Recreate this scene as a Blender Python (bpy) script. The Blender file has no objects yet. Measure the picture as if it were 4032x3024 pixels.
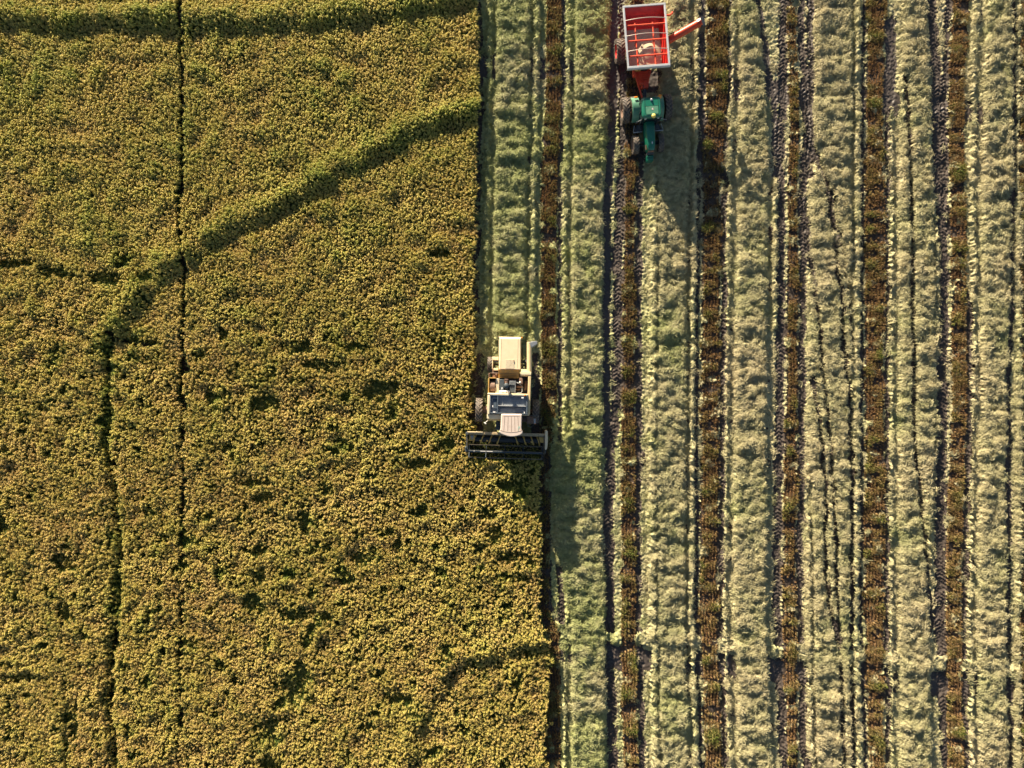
import bpy, bmesh, math
import numpy as np
from mathutils import Vector, Matrix

# ------------------------------------------------------------------ camera, sky, sun, exposure
sc = bpy.context.scene
COL = sc.collection
CAM_H = 48.0
PXM = 56.0                                   # survey scale: 56 map units per metre
SUN_EL = math.radians(16.0)
SUN_DX, SUN_DY = 0.395, -0.919               # ground direction in which shadows fall

cd = bpy.data.cameras.new('camera'); cam = bpy.data.objects.new('camera', cd); COL.objects.link(cam)
cam.location = (0, 0, CAM_H); cam.rotation_euler = (0, 0, 0)
cd.sensor_width = 36; cd.lens = 24; cd.clip_start = 1; cd.clip_end = 5000
sc.camera = cam

w = bpy.data.worlds.new('World'); sc.world = w; w.use_nodes = True
nt = w.node_tree; bg = nt.nodes['Background']
sky = nt.nodes.new('ShaderNodeTexSky'); sky.sky_type = 'NISHITA'; sky.sun_disc = False
sky.sun_elevation = SUN_EL; sky.sun_rotation = math.atan2(-SUN_DX, -SUN_DY)
nt.links.new(sky.outputs[0], bg.inputs[0]); bg.inputs[1].default_value = 0.045

sd = bpy.data.lights.new('sun', 'SUN'); sun = bpy.data.objects.new('sun', sd); COL.objects.link(sun)
sd.energy = 5.0; sd.angle = math.radians(0.5); sd.color = (1.0, 0.86, 0.64)
d = Vector((SUN_DX * math.cos(SUN_EL), SUN_DY * math.cos(SUN_EL), -math.sin(SUN_EL)))
sun.rotation_euler = d.to_track_quat('-Z', 'Y').to_euler(); sun.location = (-20, 45, 20)

sc.view_settings.view_transform = 'Standard'; sc.view_settings.look = 'None'
sc.view_settings.exposure = 1.55; sc.view_settings.gamma = 1.0
sc.cycles.max_bounces = 5; sc.cycles.diffuse_bounces = 3; sc.cycles.transparent_max_bounces = 4

RNG = np.random.default_rng(7)

# ------------------------------------------------------------------ helpers: objects
def link(o, parent=None):
    COL.objects.link(o)
    if parent is not None: o.parent = parent
    return o
def tag(o, label=None, cat=None, group=None, kind=None):
    if label: o['label'] = label
    if cat: o['category'] = cat
    if group: o['group'] = group
    if kind: o['kind'] = kind
    return o

# ------------------------------------------------------------------ materials
def mat(name, col, rough=0.6, metal=0.0, col2=None, nscale=6.0, nlo=0.35, nhi=0.65, bump=0.0, bscale=40.0, detail=5.0, coat=0.0, spec=0.5):
    m = bpy.data.materials.new(name); m.use_nodes = True
    n = m.node_tree.nodes; l = m.node_tree.links; b = n['Principled BSDF']
    b.inputs['Roughness'].default_value = rough; b.inputs['Metallic'].default_value = metal
    b.inputs['Coat Weight'].default_value = coat
    b.inputs['Specular IOR Level'].default_value = spec
    tc = n.new('ShaderNodeTexCoord')
    if col2 is not None:
        nz = n.new('ShaderNodeTexNoise'); nz.inputs['Scale'].default_value = nscale; nz.inputs['Detail'].default_value = detail
        nz.inputs['Roughness'].default_value = 0.7
        l.new(tc.outputs['Object'], nz.inputs['Vector'])
        r = n.new('ShaderNodeValToRGB'); r.color_ramp.elements[0].position = nlo; r.color_ramp.elements[1].position = nhi
        r.color_ramp.elements[0].color = (*col, 1); r.color_ramp.elements[1].color = (*col2, 1)
        l.new(nz.outputs[0], r.inputs[0]); l.new(r.outputs[0], b.inputs['Base Color'])
    else:
        b.inputs['Base Color'].default_value = (*col, 1)
    if bump > 0:
        nz = n.new('ShaderNodeTexNoise'); nz.inputs['Scale'].default_value = bscale; nz.inputs['Detail'].default_value = 4
        l.new(tc.outputs['Object'], nz.inputs['Vector'])
        bp = n.new('ShaderNodeBump'); bp.inputs['Strength'].default_value = bump; bp.inputs['Distance'].default_value = 0.02
        l.new(nz.outputs[0], bp.inputs['Height']); l.new(bp.outputs[0], b.inputs['Normal'])
    return m

def attr_mat(name, src, ramp, a_type='INSTANCER', vary=0.25, rough=0.75, transl=0.0, vcol=None, fine=None):
    """colour = ramp(attribute src), optionally mixed with a second ramp by vertex attribute vcol"""
    m = bpy.data.materials.new(name); m.use_nodes = True
    n = m.node_tree.nodes; l = m.node_tree.links; b = n['Principled BSDF']
    b.inputs['Roughness'].default_value = rough; b.inputs['Specular IOR Level'].default_value = 0.25
    def ramp_node(stops, fac):
        r = n.new('ShaderNodeValToRGB'); e = r.color_ramp.elements
        while len(e) < len(stops): e.new(0.5)
        for i, (p, c) in enumerate(stops): e[i].position = p; e[i].color = (*c, 1)
        l.new(fac, r.inputs[0]); return r.outputs[0]
    a = n.new('ShaderNodeAttribute'); a.attribute_type = a_type; a.attribute_name = src
    c = ramp_node(ramp, a.outputs['Fac'])
    if vcol:
        va = n.new('ShaderNodeAttribute'); va.attribute_type = 'GEOMETRY'; va.attribute_name = vcol[0]
        c2 = ramp_node(vcol[1], a.outputs['Fac'])
        mx = n.new('ShaderNodeMix'); mx.data_type = 'RGBA'
        l.new(va.outputs['Fac'], mx.inputs['Factor']); l.new(c, mx.inputs['A']); l.new(c2, mx.inputs['B']); c = mx.outputs['Result']
    if fine:
        tc = n.new('ShaderNodeTexCoord'); mp = n.new('ShaderNodeMapping'); mp.inputs['Scale'].default_value = fine[1]
        mp.inputs['Rotation'].default_value = (0, 0, 0.5)
        l.new(tc.outputs['Object'], mp.inputs['Vector'])
        nz = n.new('ShaderNodeTexNoise'); nz.inputs['Scale'].default_value = fine[0]; nz.inputs['Detail'].default_value = 6; nz.inputs['Roughness'].default_value = 0.7
        l.new(mp.outputs[0], nz.inputs['Vector'])
        mr = n.new('ShaderNodeMapRange'); mr.inputs[1].default_value = 0.3; mr.inputs[2].default_value = 0.7
        mr.inputs[3].default_value = 1 - vary; mr.inputs[4].default_value = 1 + vary
        l.new(nz.outputs[0], mr.inputs[0])
        vm = n.new('ShaderNodeVectorMath'); vm.operation = 'SCALE'
        l.new(c, vm.inputs[0]); l.new(mr.outputs[0], vm.inputs['Scale']); c = vm.outputs[0]
        bp = n.new('ShaderNodeBump'); bp.inputs['Strength'].default_value = 0.8; bp.inputs['Distance'].default_value = 0.03
        l.new(nz.outputs[0], bp.inputs['Height']); l.new(bp.outputs[0], b.inputs['Normal'])
    l.new(c, b.inputs['Base Color'])
    if transl > 0:
        t = n.new('ShaderNodeBsdfTranslucent'); l.new(c, t.inputs[0])
        ms = n.new('ShaderNodeMixShader'); ms.inputs[0].default_value = transl
        l.new(b.outputs[0], ms.inputs[1]); l.new(t.outputs[0], ms.inputs[2]); l.new(ms.outputs[0], n['Material Output'].inputs[0])
    return m

# ------------------------------------------------------------------ survey maps (uniform fine grid, map units u right, v down)
DX = 0.05
X0, X1, Y0, Y1 = -40.0, 40.0, -31.0, 31.0
NX = int(round((X1 - X0) / DX)) + 1; NY = int(round((Y1 - Y0) / DX)) + 1
xs = X0 + DX * np.arange(NX); ys = Y0 + DX * np.arange(NY)
U1 = xs * PXM + 2016.0; V1 = 1512.0 - ys * PXM
U = np.broadcast_to(U1[None, :], (NY, NX)).astype(np.float32); V = np.broadcast_to(V1[:, None], (NY, NX)).astype(np.float32)

_fx = np.fft.rfftfreq(NX, DX)[None, :]; _fy = np.fft.fftfreq(NY, DX)[:, None]
def noise(lx, ly, seed, band=0.6):
    """band-limited random field with wavelengths lx, ly in metres, unit deviation"""
    r = np.random.default_rng(seed).standard_normal((NY, NX)).astype(np.float32)
    f = np.fft.rfft2(r); q = np.sqrt((_fx * lx) ** 2 + (_fy * ly) ** 2)
    f *= np.exp(-((q - 1.0) / band) ** 2)
    o = np.fft.irfft2(f, s=(NY, NX)); return ((o - o.mean()) / o.std()).astype(np.float32)
def ss(x, a, b):
    t = np.clip((x - a) / (b - a), 0, 1); return t * t * (3 - 2 * t)
def line(pts, wob=3.0, seed=0):
    """u of a mostly vertical line at each grid row"""
    p = np.array(pts, float); o = np.argsort(p[:, 0])
    c = np.interp(V1, p[o, 0], p[o, 1])
    r = np.random.default_rng(1000 + seed).standard_normal(NY); k = np.exp(-np.linspace(-3, 3, 61) ** 2); k /= np.sqrt((k ** 2).sum())
    k2 = np.exp(-np.linspace(-3, 3, 15) ** 2); k2 /= np.sqrt((k2 ** 2).sum())
    return (c + wob * (0.8 * np.convolve(r, k, 'same') + 0.5 * np.convolve(r[::-1], k2, 'same')))[:, None]
def band(L, R, soft=5.0):
    return ss(U, L - soft, L + soft) * (1 - ss(U, R - soft, R + soft))
def vr(a, b, s=15.0):
    return ss(V, a - s, a + s) * (1 - ss(V, b - s, b + s))
def sample(A, x, y):
    fx = np.clip((x - X0) / DX, 0, NX - 1.001); fy = np.clip((y - Y0) / DX, 0, NY - 1.001)
    i = fx.astype(int); j = fy.astype(int); a = fx - i; b = fy - j
    return A[j, i] * (1 - a) * (1 - b) + A[j, i + 1] * a * (1 - b) + A[j + 1, i] * (1 - a) * b + A[j + 1, i + 1] * a * b

n_big = noise(9, 9, 1); n_mid = noise(2.2, 2.2, 2); n_1 = noise(0.9, 0.9, 3); n_s = noise(0.35, 0.35, 4); n_f = noise(0.16, 0.16, 5)
n_wave = noise(5.0, 0.95, 6, 0.35); n_wave2 = noise(1.3, 0.55, 7, 0.5); n_pat = noise(1.6, 1.2, 8)

# edge of the standing crop
e_up = line([(-200, 1860), (0, 1864), (150, 1876), (300, 1884), (500, 1878), (800, 1868), (1200, 1864), (1500, 1853), (1800, 1850)], 4, 1)
e_dn = line([(1700, 2116), (2300, 2119), (2400, 2126), (2520, 2148), (2620, 2160), (2700, 2145), (3300, 2136)], 4, 2)
edge = np.where(V1[:, None] < 1742, e_up, e_dn)
crop = (U < edge)

# strips of cut ground: stubble
def strip(pts, seed):
    p = [(a, b) for a, b, c in pts]; q = [(a, c) for a, b, c in pts]
    return line(p, 3, seed), line(q, 3, seed + 1)
STUB = [strip(s, 20 + 4 * i) for i, s in enumerate([
    [(-200, 2152, 2212), (0, 2150, 2212), (400, 2146, 2210), (800, 2126, 2193), (1600, 2132, 2190), (1800, 2124, 2166), (2400, 2124, 2166), (2500, 2144, 2206), (3300, 2140, 2206)],
    [(-200, 2475, 2530), (0, 2475, 2530), (600, 2457, 2517), (800, 2455, 2502), (1600, 2447, 2500), (2400, 2444, 2502), (3300, 2455, 2515)],
    [(-200, 2785, 2862), (0, 2785, 2862), (400, 2777, 2860), (800, 2763, 2838), (1600, 2755, 2832), (2400, 2751, 2825), (3300, 2778, 2848)],
    [(-200, 3096, 3124), (0, 3098, 3126), (250, 3104, 3136), (450, 3105, 3150), (800, 3098, 3132), (1000, 3097, 3144), (1600, 3090, 3140), (2400, 3076, 3130), (3300, 3106, 3151)],
    [(-200, 3407, 3490), (0, 3407, 3490), (400, 3407, 3472), (800, 3402, 3486), (1600, 3404, 3478), (2400, 3398, 3480), (3300, 3425, 3472)],
    [(-200, 3743, 3817), (0, 3743, 3817), (400, 3730, 3792), (800, 3740, 3800), (1600, 3745, 3803), (2000, 3723, 3790), (2400, 3722, 3780), (3300, 3730, 3790)],
    [(-200, 4012, 4075), (800, 4008, 4075), (1600, 4014, 4080), (3300, 4004, 4070)]])]
stub = np.zeros((NY, NX), np.float32)
for L, R in STUB: stub = np.maximum(stub, band(L, R, 4))
stub *= (~crop)

# tyre tracks and mud: centre line, width, tread depth, v range, carve strength
TRK = []
def trk(pts, wd, tread, v0=-300, v1=3400, carve=1.0, seed=0, mud=1.0): TRK.append((line(pts, 3, 60 + len(TRK)), wd, tread, v0, v1, carve, mud))
trk([(0, 2417), (400, 2418), (600, 2403), (800, 2391), (1600, 2384), (1760, 2386)], 34, 0.0, -300, 1760)
trk([(520, 2452), (1000, 2434), (1600, 2432), (1800, 2400), (2400, 2397), (3024, 2412)], 40, 1.0, 620)
trk([(0, 2452), (600, 2452)], 26, 0.6, -300, 620)
trk([(600, 2520), (1000, 2516), (1600, 2512), (2400, 2514), (3024, 2528)], 28, 1.0, 560)
trk([(0, 2222), (800, 2204), (1600, 2203)], 16, 0.3, -300, 1740)
trk([(0, 2768), (600, 2766)], 18, 0.3, -300, 700)
trk([(0, 2870), (800, 2849), (1600, 2846), (2400, 2835), (3024, 2856)], 20, 0.9)
trk([(600, 2750), (1600, 2742), (2400, 2742), (3024, 2758)], 14, 0.5)
trk([(0, 3085), (300, 3085), (600, 3070), (800, 3074), (1600, 3070), (2400, 3056), (3024, 3086)], 34, 0.9)
trk([(0, 3148), (300, 3165), (600, 3172), (800, 3152), (1000, 3160), (1600, 3155), (2400, 3146), (3024, 3166)], 28, 0.9)
trk([(0, 3185), (300, 3192), (560, 3187)], 26, 0.5, -300, 700)
trk([(-100, 2965), (0, 2977), (256, 3023), (461, 3054), (700, 3060)], 30, 0.2, -300, 700)
trk([(100, 3118), (400, 3150), (564, 3187), (718, 3248), (846, 3262), (930, 3279), (1147, 3305), (1320, 3313), (1625, 3338), (1900, 3350), (2400, 3345), (3024, 3352)], 24, 0.5, 500)
trk([(800, 3272), (973, 3305), (1130, 3333), (1320, 3350)], 13, 0.4, 740, 1350)
trk([(700, 3140), (800, 3166), (1017, 3192), (1277, 3218), (1624, 3253), (1900, 3275), (2200, 3284), (2400, 3295), (3024, 3314)], 22, 0.5, 760)
trk([(1500, 3201), (1717, 3227), (1890, 3241), (2237, 3244), (2400, 3262), (2560, 3290), (3024, 3300)], 22, 0.4, 1480, 2520)
trk([(1850, 3186), (2280, 3193), (2500, 3190), (3024, 3205)], 18, 0.0, 1850, 3400, 1.0, 0, 0.15)
trk([(60, 3500), (250, 3510), (400, 3498), (700, 3495)], 46, 0.1, 60, 420)
trk([(400, 3492), (1600, 3490), (2400, 3488), (3024, 3494)], 18, 0.8, 420)
trk([(0, 3394), (1600, 3392), (2400, 3386), (3024, 3408)], 14, 0.5)
trk([(400, 3565), (900, 3582), (1400, 3590), (1700, 3592), (1900, 3612), (2200, 3640), (2400, 3660)], 28, 0.2, 300, 2500, 1.0, 0, 0.6)
trk([(0, 3665), (350, 3692), (700, 3690), (1000, 3715), (1600, 3710), (2000, 3700), (2400, 3700), (3024, 3728)], 42, 0.9)
trk([(0, 3728), (400, 3718), (800, 3722), (1200, 3812), (1600, 3814), (2400, 3792), (3024, 3800)], 22, 0.9, -300, 3400)
trk([(0, 3984), (800, 3984), (1600, 3968), (2400, 3966), (3024, 3975)], 26, 0.5)
def lane(pts, wd, v0=-300, v1=3400): trk(pts, wd, 0.0, v0, v1, 1.0, 0, 0.0)
lane([(0, 2092), (400, 2090), (800, 2077), (1340, 2074)], 17, -300, 1340)
lane([(0, 2131), (400, 2131), (800, 2117), (1340, 2113)], 17, -300, 1380)
lane([(0, 1948), (800, 1936), (1340, 1933)], 15, -300, 1350)
lane([(0, 2257), (400, 2258), (800, 2241), (1600, 2241)], 22, -300, 1700); lane([(2450, 2241), (3024, 2238)], 22, 2440)
lane([(0, 2727), (400, 2727), (800, 2710), (1600, 2706), (2400, 2699), (3024, 2718)], 19)
lane([(0, 2765), (800, 2750), (1600, 2740), (2400, 2736), (3024, 2756)], 16)
lane([(0, 2899), (400, 2898), (800, 2885), (1600, 2874), (2400, 2869), (3024, 2889)], 20)
lane([(600, 3031), (800, 3032), (1600, 3028), (2400, 3021), (3024, 3040)], 22, 640)
lane([(0, 3353), (800, 3352), (1600, 3350)], 15, -300, 1300)
lane([(0, 3525), (800, 3523), (1600, 3521), (2400, 3520), (3024, 3528)], 20)
lane([(0, 3858), (400, 3845), (800, 3842), (1600, 3843), (2400, 3825), (3024, 3840)], 17)
lane([(500, 2548), (1600, 2542), (2400, 2545), (3024, 2560)], 14, 560)
trk([(1340, 1892), (1700, 1886)], 30, 1.0, 1385, 1700, .9, 0, .55)
trk([(1340, 2110), (1760, 2106)], 32, 1.0, 1392, 1720)
trk([(2150, 2190), (2300, 2206), (2440, 2215), (2520, 2195), (3024, 2190)], 26, 0.9, 2220, 2500)
trk([(1700, 2146), (2500, 2150)], 44, 0.5, 1720, 2420, 1.0, 0, 0.6)

# straw heights
S = 0.035 + 0.012 * n_s + 0.02 * (n_1 > 0.8)
plate = np.zeros((NY, NX), np.float32)
def matband(pts, h=0.36, v0=-400, v1=3500, seed=0):
    global S, plate
    L, R = strip(pts, 200 + seed)
    b = band(L + 4 + 3 * n_s, R - 4 + 3 * n_s, 6) * vr(v0, v1, 12)
    S = np.maximum(S, (h + .10) * b * (1 + 0.10 * n_mid)); plate = np.maximum(plate, b)
def ridge(pts, wd=22, h=0.22, v0=-400, v1=3500, seed=0):
    global S, plate
    c = line(pts, 3, 300 + seed)
    g = np.exp(-((U - c + 2.5 * n_s) / (wd * 0.5)) ** 4) * vr(v0, v1, 12)
    S = np.maximum(S, (h + .06) * g * (1 + 0.22 * n_1)); plate = np.maximum(plate, 0.45 * g)
matband([(-200, 1956, 2090), (0, 1954, 2090), (400, 1953, 2086), (800, 1946, 2070), (1600, 1942, 2066)], 0.24, -400, 1345, 1)
ridge([(0, 1930), (400, 1926), (800, 1918), (1350, 1914)], 20, 0.17, -400, 1360, 1)
ridge([(0, 2114), (400, 2112), (800, 2099), (1350, 2094)], 24, 0.24, -400, 1370, 2)
matband([(-200, 2262, 2400), (0, 2262, 2400), (800, 2251, 2374), (1600, 2240, 2371), (1700, 2225, 2368), (1800, 2178, 2366), (2150, 2184, 2368), (2300, 2215, 2386), (2420, 2246, 2384), (3024, 2250, 2380)], 0.27, seed=3)
ridge([(0, 2242), (800, 2226), (1600, 2229)], 17, 0.20, -400, 1720, 4)
ridge([(2440, 2230), (3024, 2224)], 16, 0.22, 2400, 3500, 5)
matband([(-200, 2640, 2712), (0, 2630, 2712), (300, 2600, 2715), (500, 2560, 2714), (800, 2588, 2700), (1600, 2578, 2696), (2400, 2582, 2695), (3024, 2596, 2710)], 0.26, seed=6)
ridge([(500, 2560), (800, 2577), (1600, 2566), (2400, 2570), (3024, 2582)], 26, 0.32, 620, 3500, 7)
ridge([(0, 2746), (800, 2730), (1600, 2720), (2400, 2718), (3024, 2741)], 24, 0.26, seed=8)
matband([(-200, 2908, 2972), (0, 2905, 2975), (200, 2910, 2990), (400, 2912, 3010), (600, 2910, 3022), (800, 2905, 3014), (1600, 2886, 3010), (2400, 2885, 3012), (3024, 2906, 3030)], 0.27, seed=9)
ridge([(0, 2887), (800, 2868), (1600, 2860), (2400, 2851), (3024, 2873)], 15, 0.22, seed=10)
ridge([(700, 3048), (1300, 3046)], 12, 0.2, 700, 1300, 11)
matband([(-200, 3206, 3346), (400, 3205, 3346), (800, 3184, 3346), (1600, 3178, 3348), (2400, 3166, 3344), (3024, 3182, 3352)], 0.25, seed=12)
ridge([(0, 3372), (800, 3368), (1600, 3366), (2400, 3362), (3024, 3380)], 24, 0.26, seed=13)
ridge([(300, 3503), (800, 3508), (1600, 3508), (2400, 3498), (3024, 3512)], 15, 0.21, 260, seed=14)
matband([(-200, 3550, 3643), (0, 3550, 3643), (400, 3540, 3650), (800, 3536, 3664), (1600, 3534, 3676), (2400, 3538, 3650), (3024, 3540, 3652)], 0.26, seed=15)
ridge([(0, 3836), (400, 3824), (800, 3825), (1600, 3828), (2400, 3814), (3024, 3826)], 16, 0.24, seed=16)
ridge([(800, 3682), (1600, 3690), (2000, 3682)], 12, 0.2, 750, 2100, 21)
matband([(-200, 3882, 3976), (0, 3880, 3975), (300, 3866, 3985), (800, 3857, 3972), (1600, 3858, 3950), (2400, 3836, 3950), (3024, 3852, 3960)], 0.27, seed=17)
matband([(-200, 4000, 5000), (1600, 3996, 5000), (3024, 3988, 5000)], 0.2, seed=18)

# relief of the straw: cross waves and clumps
near = 1 - ss(U, 2105, 2130)
n_c = noise(0.75, 0.5, 9, 0.5); n_w3 = noise(3.5, 1.7, 10, 0.5)
rel = (0.028 + 0.045 * near) * n_wave + 0.036 * n_wave2 + 0.045 * n_w3 + 0.040 * n_c + 0.022 * n_1 + 0.030 * n_s + 0.016 * n_f
S = S + plate * rel * 0.78 + (1 - plate) * 0.006 * n_s + 0.010 * n_f * (0.5 + plate)
pits = ss(n_pat * 0.7 + n_1 * 0.5, 1.75, 2.1) * plate
S = S - 0.2 * pits

cov = np.ones((NY, NX), np.float32)
G = 0.02 * n_mid + 0.012 * n_s                                  # bare ground relief
tread_map = np.zeros((NY, NX), np.float32); mudmap = np.zeros((NY, NX), np.float32)
Yw = np.broadcast_to(ys[:, None], (NY, NX))
for c, wd, tread, v0, v1, carve, mud in TRK:
    dxm = (U - c) / PXM; hw = wd / PXM / 2
    m = (1 - ss(np.abs(dxm) + 0.02 * n_s, hw * 0.8, hw * 1.15)) * vr(v0, v1, 14)
    S = S * (1 - 0.93 * m * carve)
    patch = ss(n_pat + 0.6 * n_1, 0.7, 1.2) * (1 - mud * 0.8)
    cov = np.minimum(cov, 1 - m * mud * (1 - 0.6 * patch) * 1.4)
    ph = (Yw + np.abs(dxm) * 0.75) / 0.27
    G = G - 0.07 * m * mud
    if tread > 0:
        lug = ss(np.abs((ph % 1.0) - 0.5), 0.12, 0.30)
        fd = ss(n_mid + .5 * n_1, -1.2, .6)
        G = G + tread * 0.065 * m * lug * fd + 0.02 * m * n_f
        e = np.exp(-((np.abs(dxm) - hw * 1.15) / 0.06) ** 2) * vr(v0, v1, 14)
        G = G + tread * 0.08 * e * lug * fd
    mudmap = np.maximum(mudmap, m * mud * (1.0 - tread * 0.6))
# stubble strips: mostly free of straw, with loose patches across
pt = ss(n_pat * 0.9 + n_wave * 0.6, 0.9, 1.3) * 0.8
cov = np.where(stub > 0.5, pt, cov)
S = np.where(stub > 0.3, 0.10 + 0.04 * n_1 + 0.03 * n_s, S)
# bare gap along the standing crop
gap = (1 - ss(U - edge, 18, 34)) * (~crop)
cov = np.where(gap > 0.5, np.minimum(cov, 0.3 + 0.5 * (n_1 > 0.9)), cov)
# old bund running across the cut field near v = 2530 and 200
for vb, sl, hb in ((2478, 0.085, 0.16), (192, 0.10, 0.06)):
    dv = (V - (vb + (U - 2150) * sl) + 6 * n_mid) / PXM
    bund = np.exp(-(dv / 0.45) ** 2) * (~crop)
    G = G + 0.5 * hb * bund
    if hb > 0.1:
        S = np.maximum(S, (0.19 + 0.05 * n_1 + 0.03 * n_s) * (bund > 0.35) * (stub < 0.3)); cov = np.where((bund > 0.4) & (stub < 0.3), 1, cov)
    pit = np.exp(-((dv - 1.5) / 0.9) ** 2) * (plate < 0.3) * (~crop) * (stub < 0.3)
    cov = np.where(pit > 0.45, 0.0, cov); mudmap = np.maximum(mudmap, pit)
cov = np.where(crop, 0, cov); cov = np.where(U > 4100, 1, cov)

# bunds and ruts under the standing crop (polylines in map units)
def dist_poly(pts):
    best = np.full((NY, NX), 1e9, np.float32); side = np.zeros((NY, NX), np.float32)
    for (a, b), (c, e) in zip(pts[:-1], pts[1:]):
        vx, vy = c - a, e - b; L2 = vx * vx + vy * vy
        t = np.clip(((U - a) * vx + (V - b) * vy) / L2, 0, 1)
        px = U - (a + t * vx); py = V - (b + t * vy); dd = np.hypot(px, py)
        s = np.sign(vx * py - vy * px); k = dd < best
        best = np.where(k, dd, best); side = np.where(k, s, side)
    return best / PXM, side
K = 4032 / 2212.0
def kp(*p): return [(a * K, b * K) for a, b in p]
CG = np.zeros((NY, NX), np.float32)          # raised ground under crop
GREEN = np.zeros((NY, NX), np.float32)       # how green the plants are
for pts, h, wd, gr in (
    (kp((1060, 232), (1025, 236), (960, 248), (900, 272), (800, 325), (700, 385), (550, 462), (480, 495), (420, 530), (330, 600), (280, 660), (246, 715)), 0.33, 0.60, 1.0),
    (kp((-60, 38), (150, 42), (380, 44), (560, 50), (750, 30), (900, 12), (1030, -10)), 0.34, 0.66, 0.9),
    (kp((1172, 1366), (1080, 1376), (1000, 1400), (940, 1450), (895, 1520), (878, 1580), (868, 1700)), 0.26, 0.55, 0.3)):
    dd, sd_ = dist_poly(pts)
    CG += h * np.exp(-(dd / wd) ** 2)
    GREEN = np.maximum(GREEN, gr * np.exp(-((dd) / 0.75) ** 2))
    CG -= 0.13 * h / 0.34 * np.exp(-((dd - 1.15) / 0.40) ** 2) * (sd_ < 0 if gr != 0.9 else sd_ > 0)
rutd, _ = dist_poly(kp((246, 715), (238, 790), (242, 900), (252, 1030), (266, 1180), (262, 1300), (250, 1420), (248, 1500), (258, 1700)))
CG -= 0.50 * np.exp(-(rutd / 0.30) ** 2); GREEN = np.maximum(GREEN, np.exp(-(rutd / 0.4) ** 2))
rut2, _ = dist_poly(kp((150, 1440), (155, 1540), (158, 1700)))
CG -= 0.25 * np.exp(-(rut2 / 0.25) ** 2)
tram, _ = dist_poly([(727, -200), (729, 300), (731, 900), (738, 1100), (736, 1600), (726, 2500), (722, 3300)])

# flattened patches of the crop
LOD = np.zeros((NY, NX), np.float32)
for a, b, ra, rb in ((40,570,50,10),(130,592,40,12),(240,602,34,14),(275,562,22,14),(950,555,18,8),(105,880,24,12),(650,745,32,12),(700,790,36,14),(575,870,30,16),(490,720,14,12),
    (830,845,40,18),(862,880,20,12),(770,752,30,12),(955,740,12,40),(560,1045,38,9),(572,1072,24,12),(740,962,22,14),(905,1000,30,12),(662,1118,14,24),(560,1180,22,10),(555,1240,18,18),
    (552,1300,20,26),(742,1240,24,10),(790,1205,30,10),(640,1320,22,16),(155,1320,18,26),(160,1215,20,10),(640,1470,36,40),(585,1575,32,26),(590,1630,26,20),(790,1562,16,14),(862,1500,28,10),
    (1062,1150,16,20),(1095,1195,34,12),(1060,1100,20,12),(1110,1240,22,12),(60,1462,22,10),(170,1540,9,40),(20,1120,14,20),(150,1200,26,10),(860,1180,10,22),(320,600,20,10),(470,870,12,30),
    (960,960,20,14),(1100,1040,34,12),(690,1180,26,10),(700,1330,30,10),(900,1100,24,8),(340,740,16,6),(500,960,18,8)):
    q = ((U - a * K) / (ra * K)) ** 2 + ((V - b * K) / (rb * K)) ** 2 + 0.35 * n_mid + 0.25 * n_1
    LOD = np.maximum(LOD, 1 - ss(q, 0.55, 1.5))
rough_zone = ss(V, 900, 1500) * 0.9 + 0.1
LOD = np.maximum(LOD, ss(n_mid * 0.8 + n_1 * 0.5 + n_pat * 0.3, 1.2, 1.6) * ss(V, 1150, 1500) * 0.8)
hole, _ = dist_poly(kp((246, 722), (262, 732), (300, 744), (340, 748)))
holem = np.exp(-((hole + 0.05 * n_1) / 0.30) ** 2)
holem = np.maximum(holem, .75 * np.exp(-(rutd / .24) ** 2) * (n_1 > -1.2))
hole2, _ = dist_poly(kp((395, 18), (398, 55)))
holem = np.maximum(holem, np.exp(-((hole2 + 0.05 * n_1) / 0.28) ** 2))

# ------------------------------------------------------------------ mesh from arrays
def new_mesh(name, co, faces4, mats, mat_idx=None, attrs=None):
    me = bpy.data.meshes.new(name)
    nf = len(faces4)
    me.vertices.add(len(co)); me.vertices.foreach_set('co', np.ascontiguousarray(co, np.float32).ravel())
    me.loops.add(nf * 4); me.loops.foreach_set('vertex_index', np.ascontiguousarray(faces4, np.int32).ravel())
    me.polygons.add(nf)
    me.polygons.foreach_set('loop_start', np.arange(nf, dtype=np.int32) * 4)
    me.polygons.foreach_set('loop_total', np.full(nf, 4, np.int32))
    for m in mats: me.materials.append(m)
    if mat_idx is not None: me.polygons.foreach_set('material_index', np.ascontiguousarray(mat_idx, np.int32))
    for k, (ty, a) in (attrs or {}).items():
        at = me.attributes.new(k, ty, 'POINT')
        at.data.foreach_set('vector' if ty == 'FLOAT_VECTOR' else 'value', np.ascontiguousarray(a, np.int32 if ty == 'INT' else np.float32).ravel())
    me.update(calc_edges=True)
    me.polygons.foreach_set('use_smooth', np.ones(nf, bool))
    return me
def grid_faces(nx, ny, keep=None):
    i = np.arange(nx - 1)[None, :]; j = np.arange(ny - 1)[:, None]
    a = j * nx + i
    f = np.stack([a, a + 1, a + 1 + nx, a + nx], -1).reshape(-1, 4)
    return f if keep is None else f[keep.ravel()]

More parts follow.
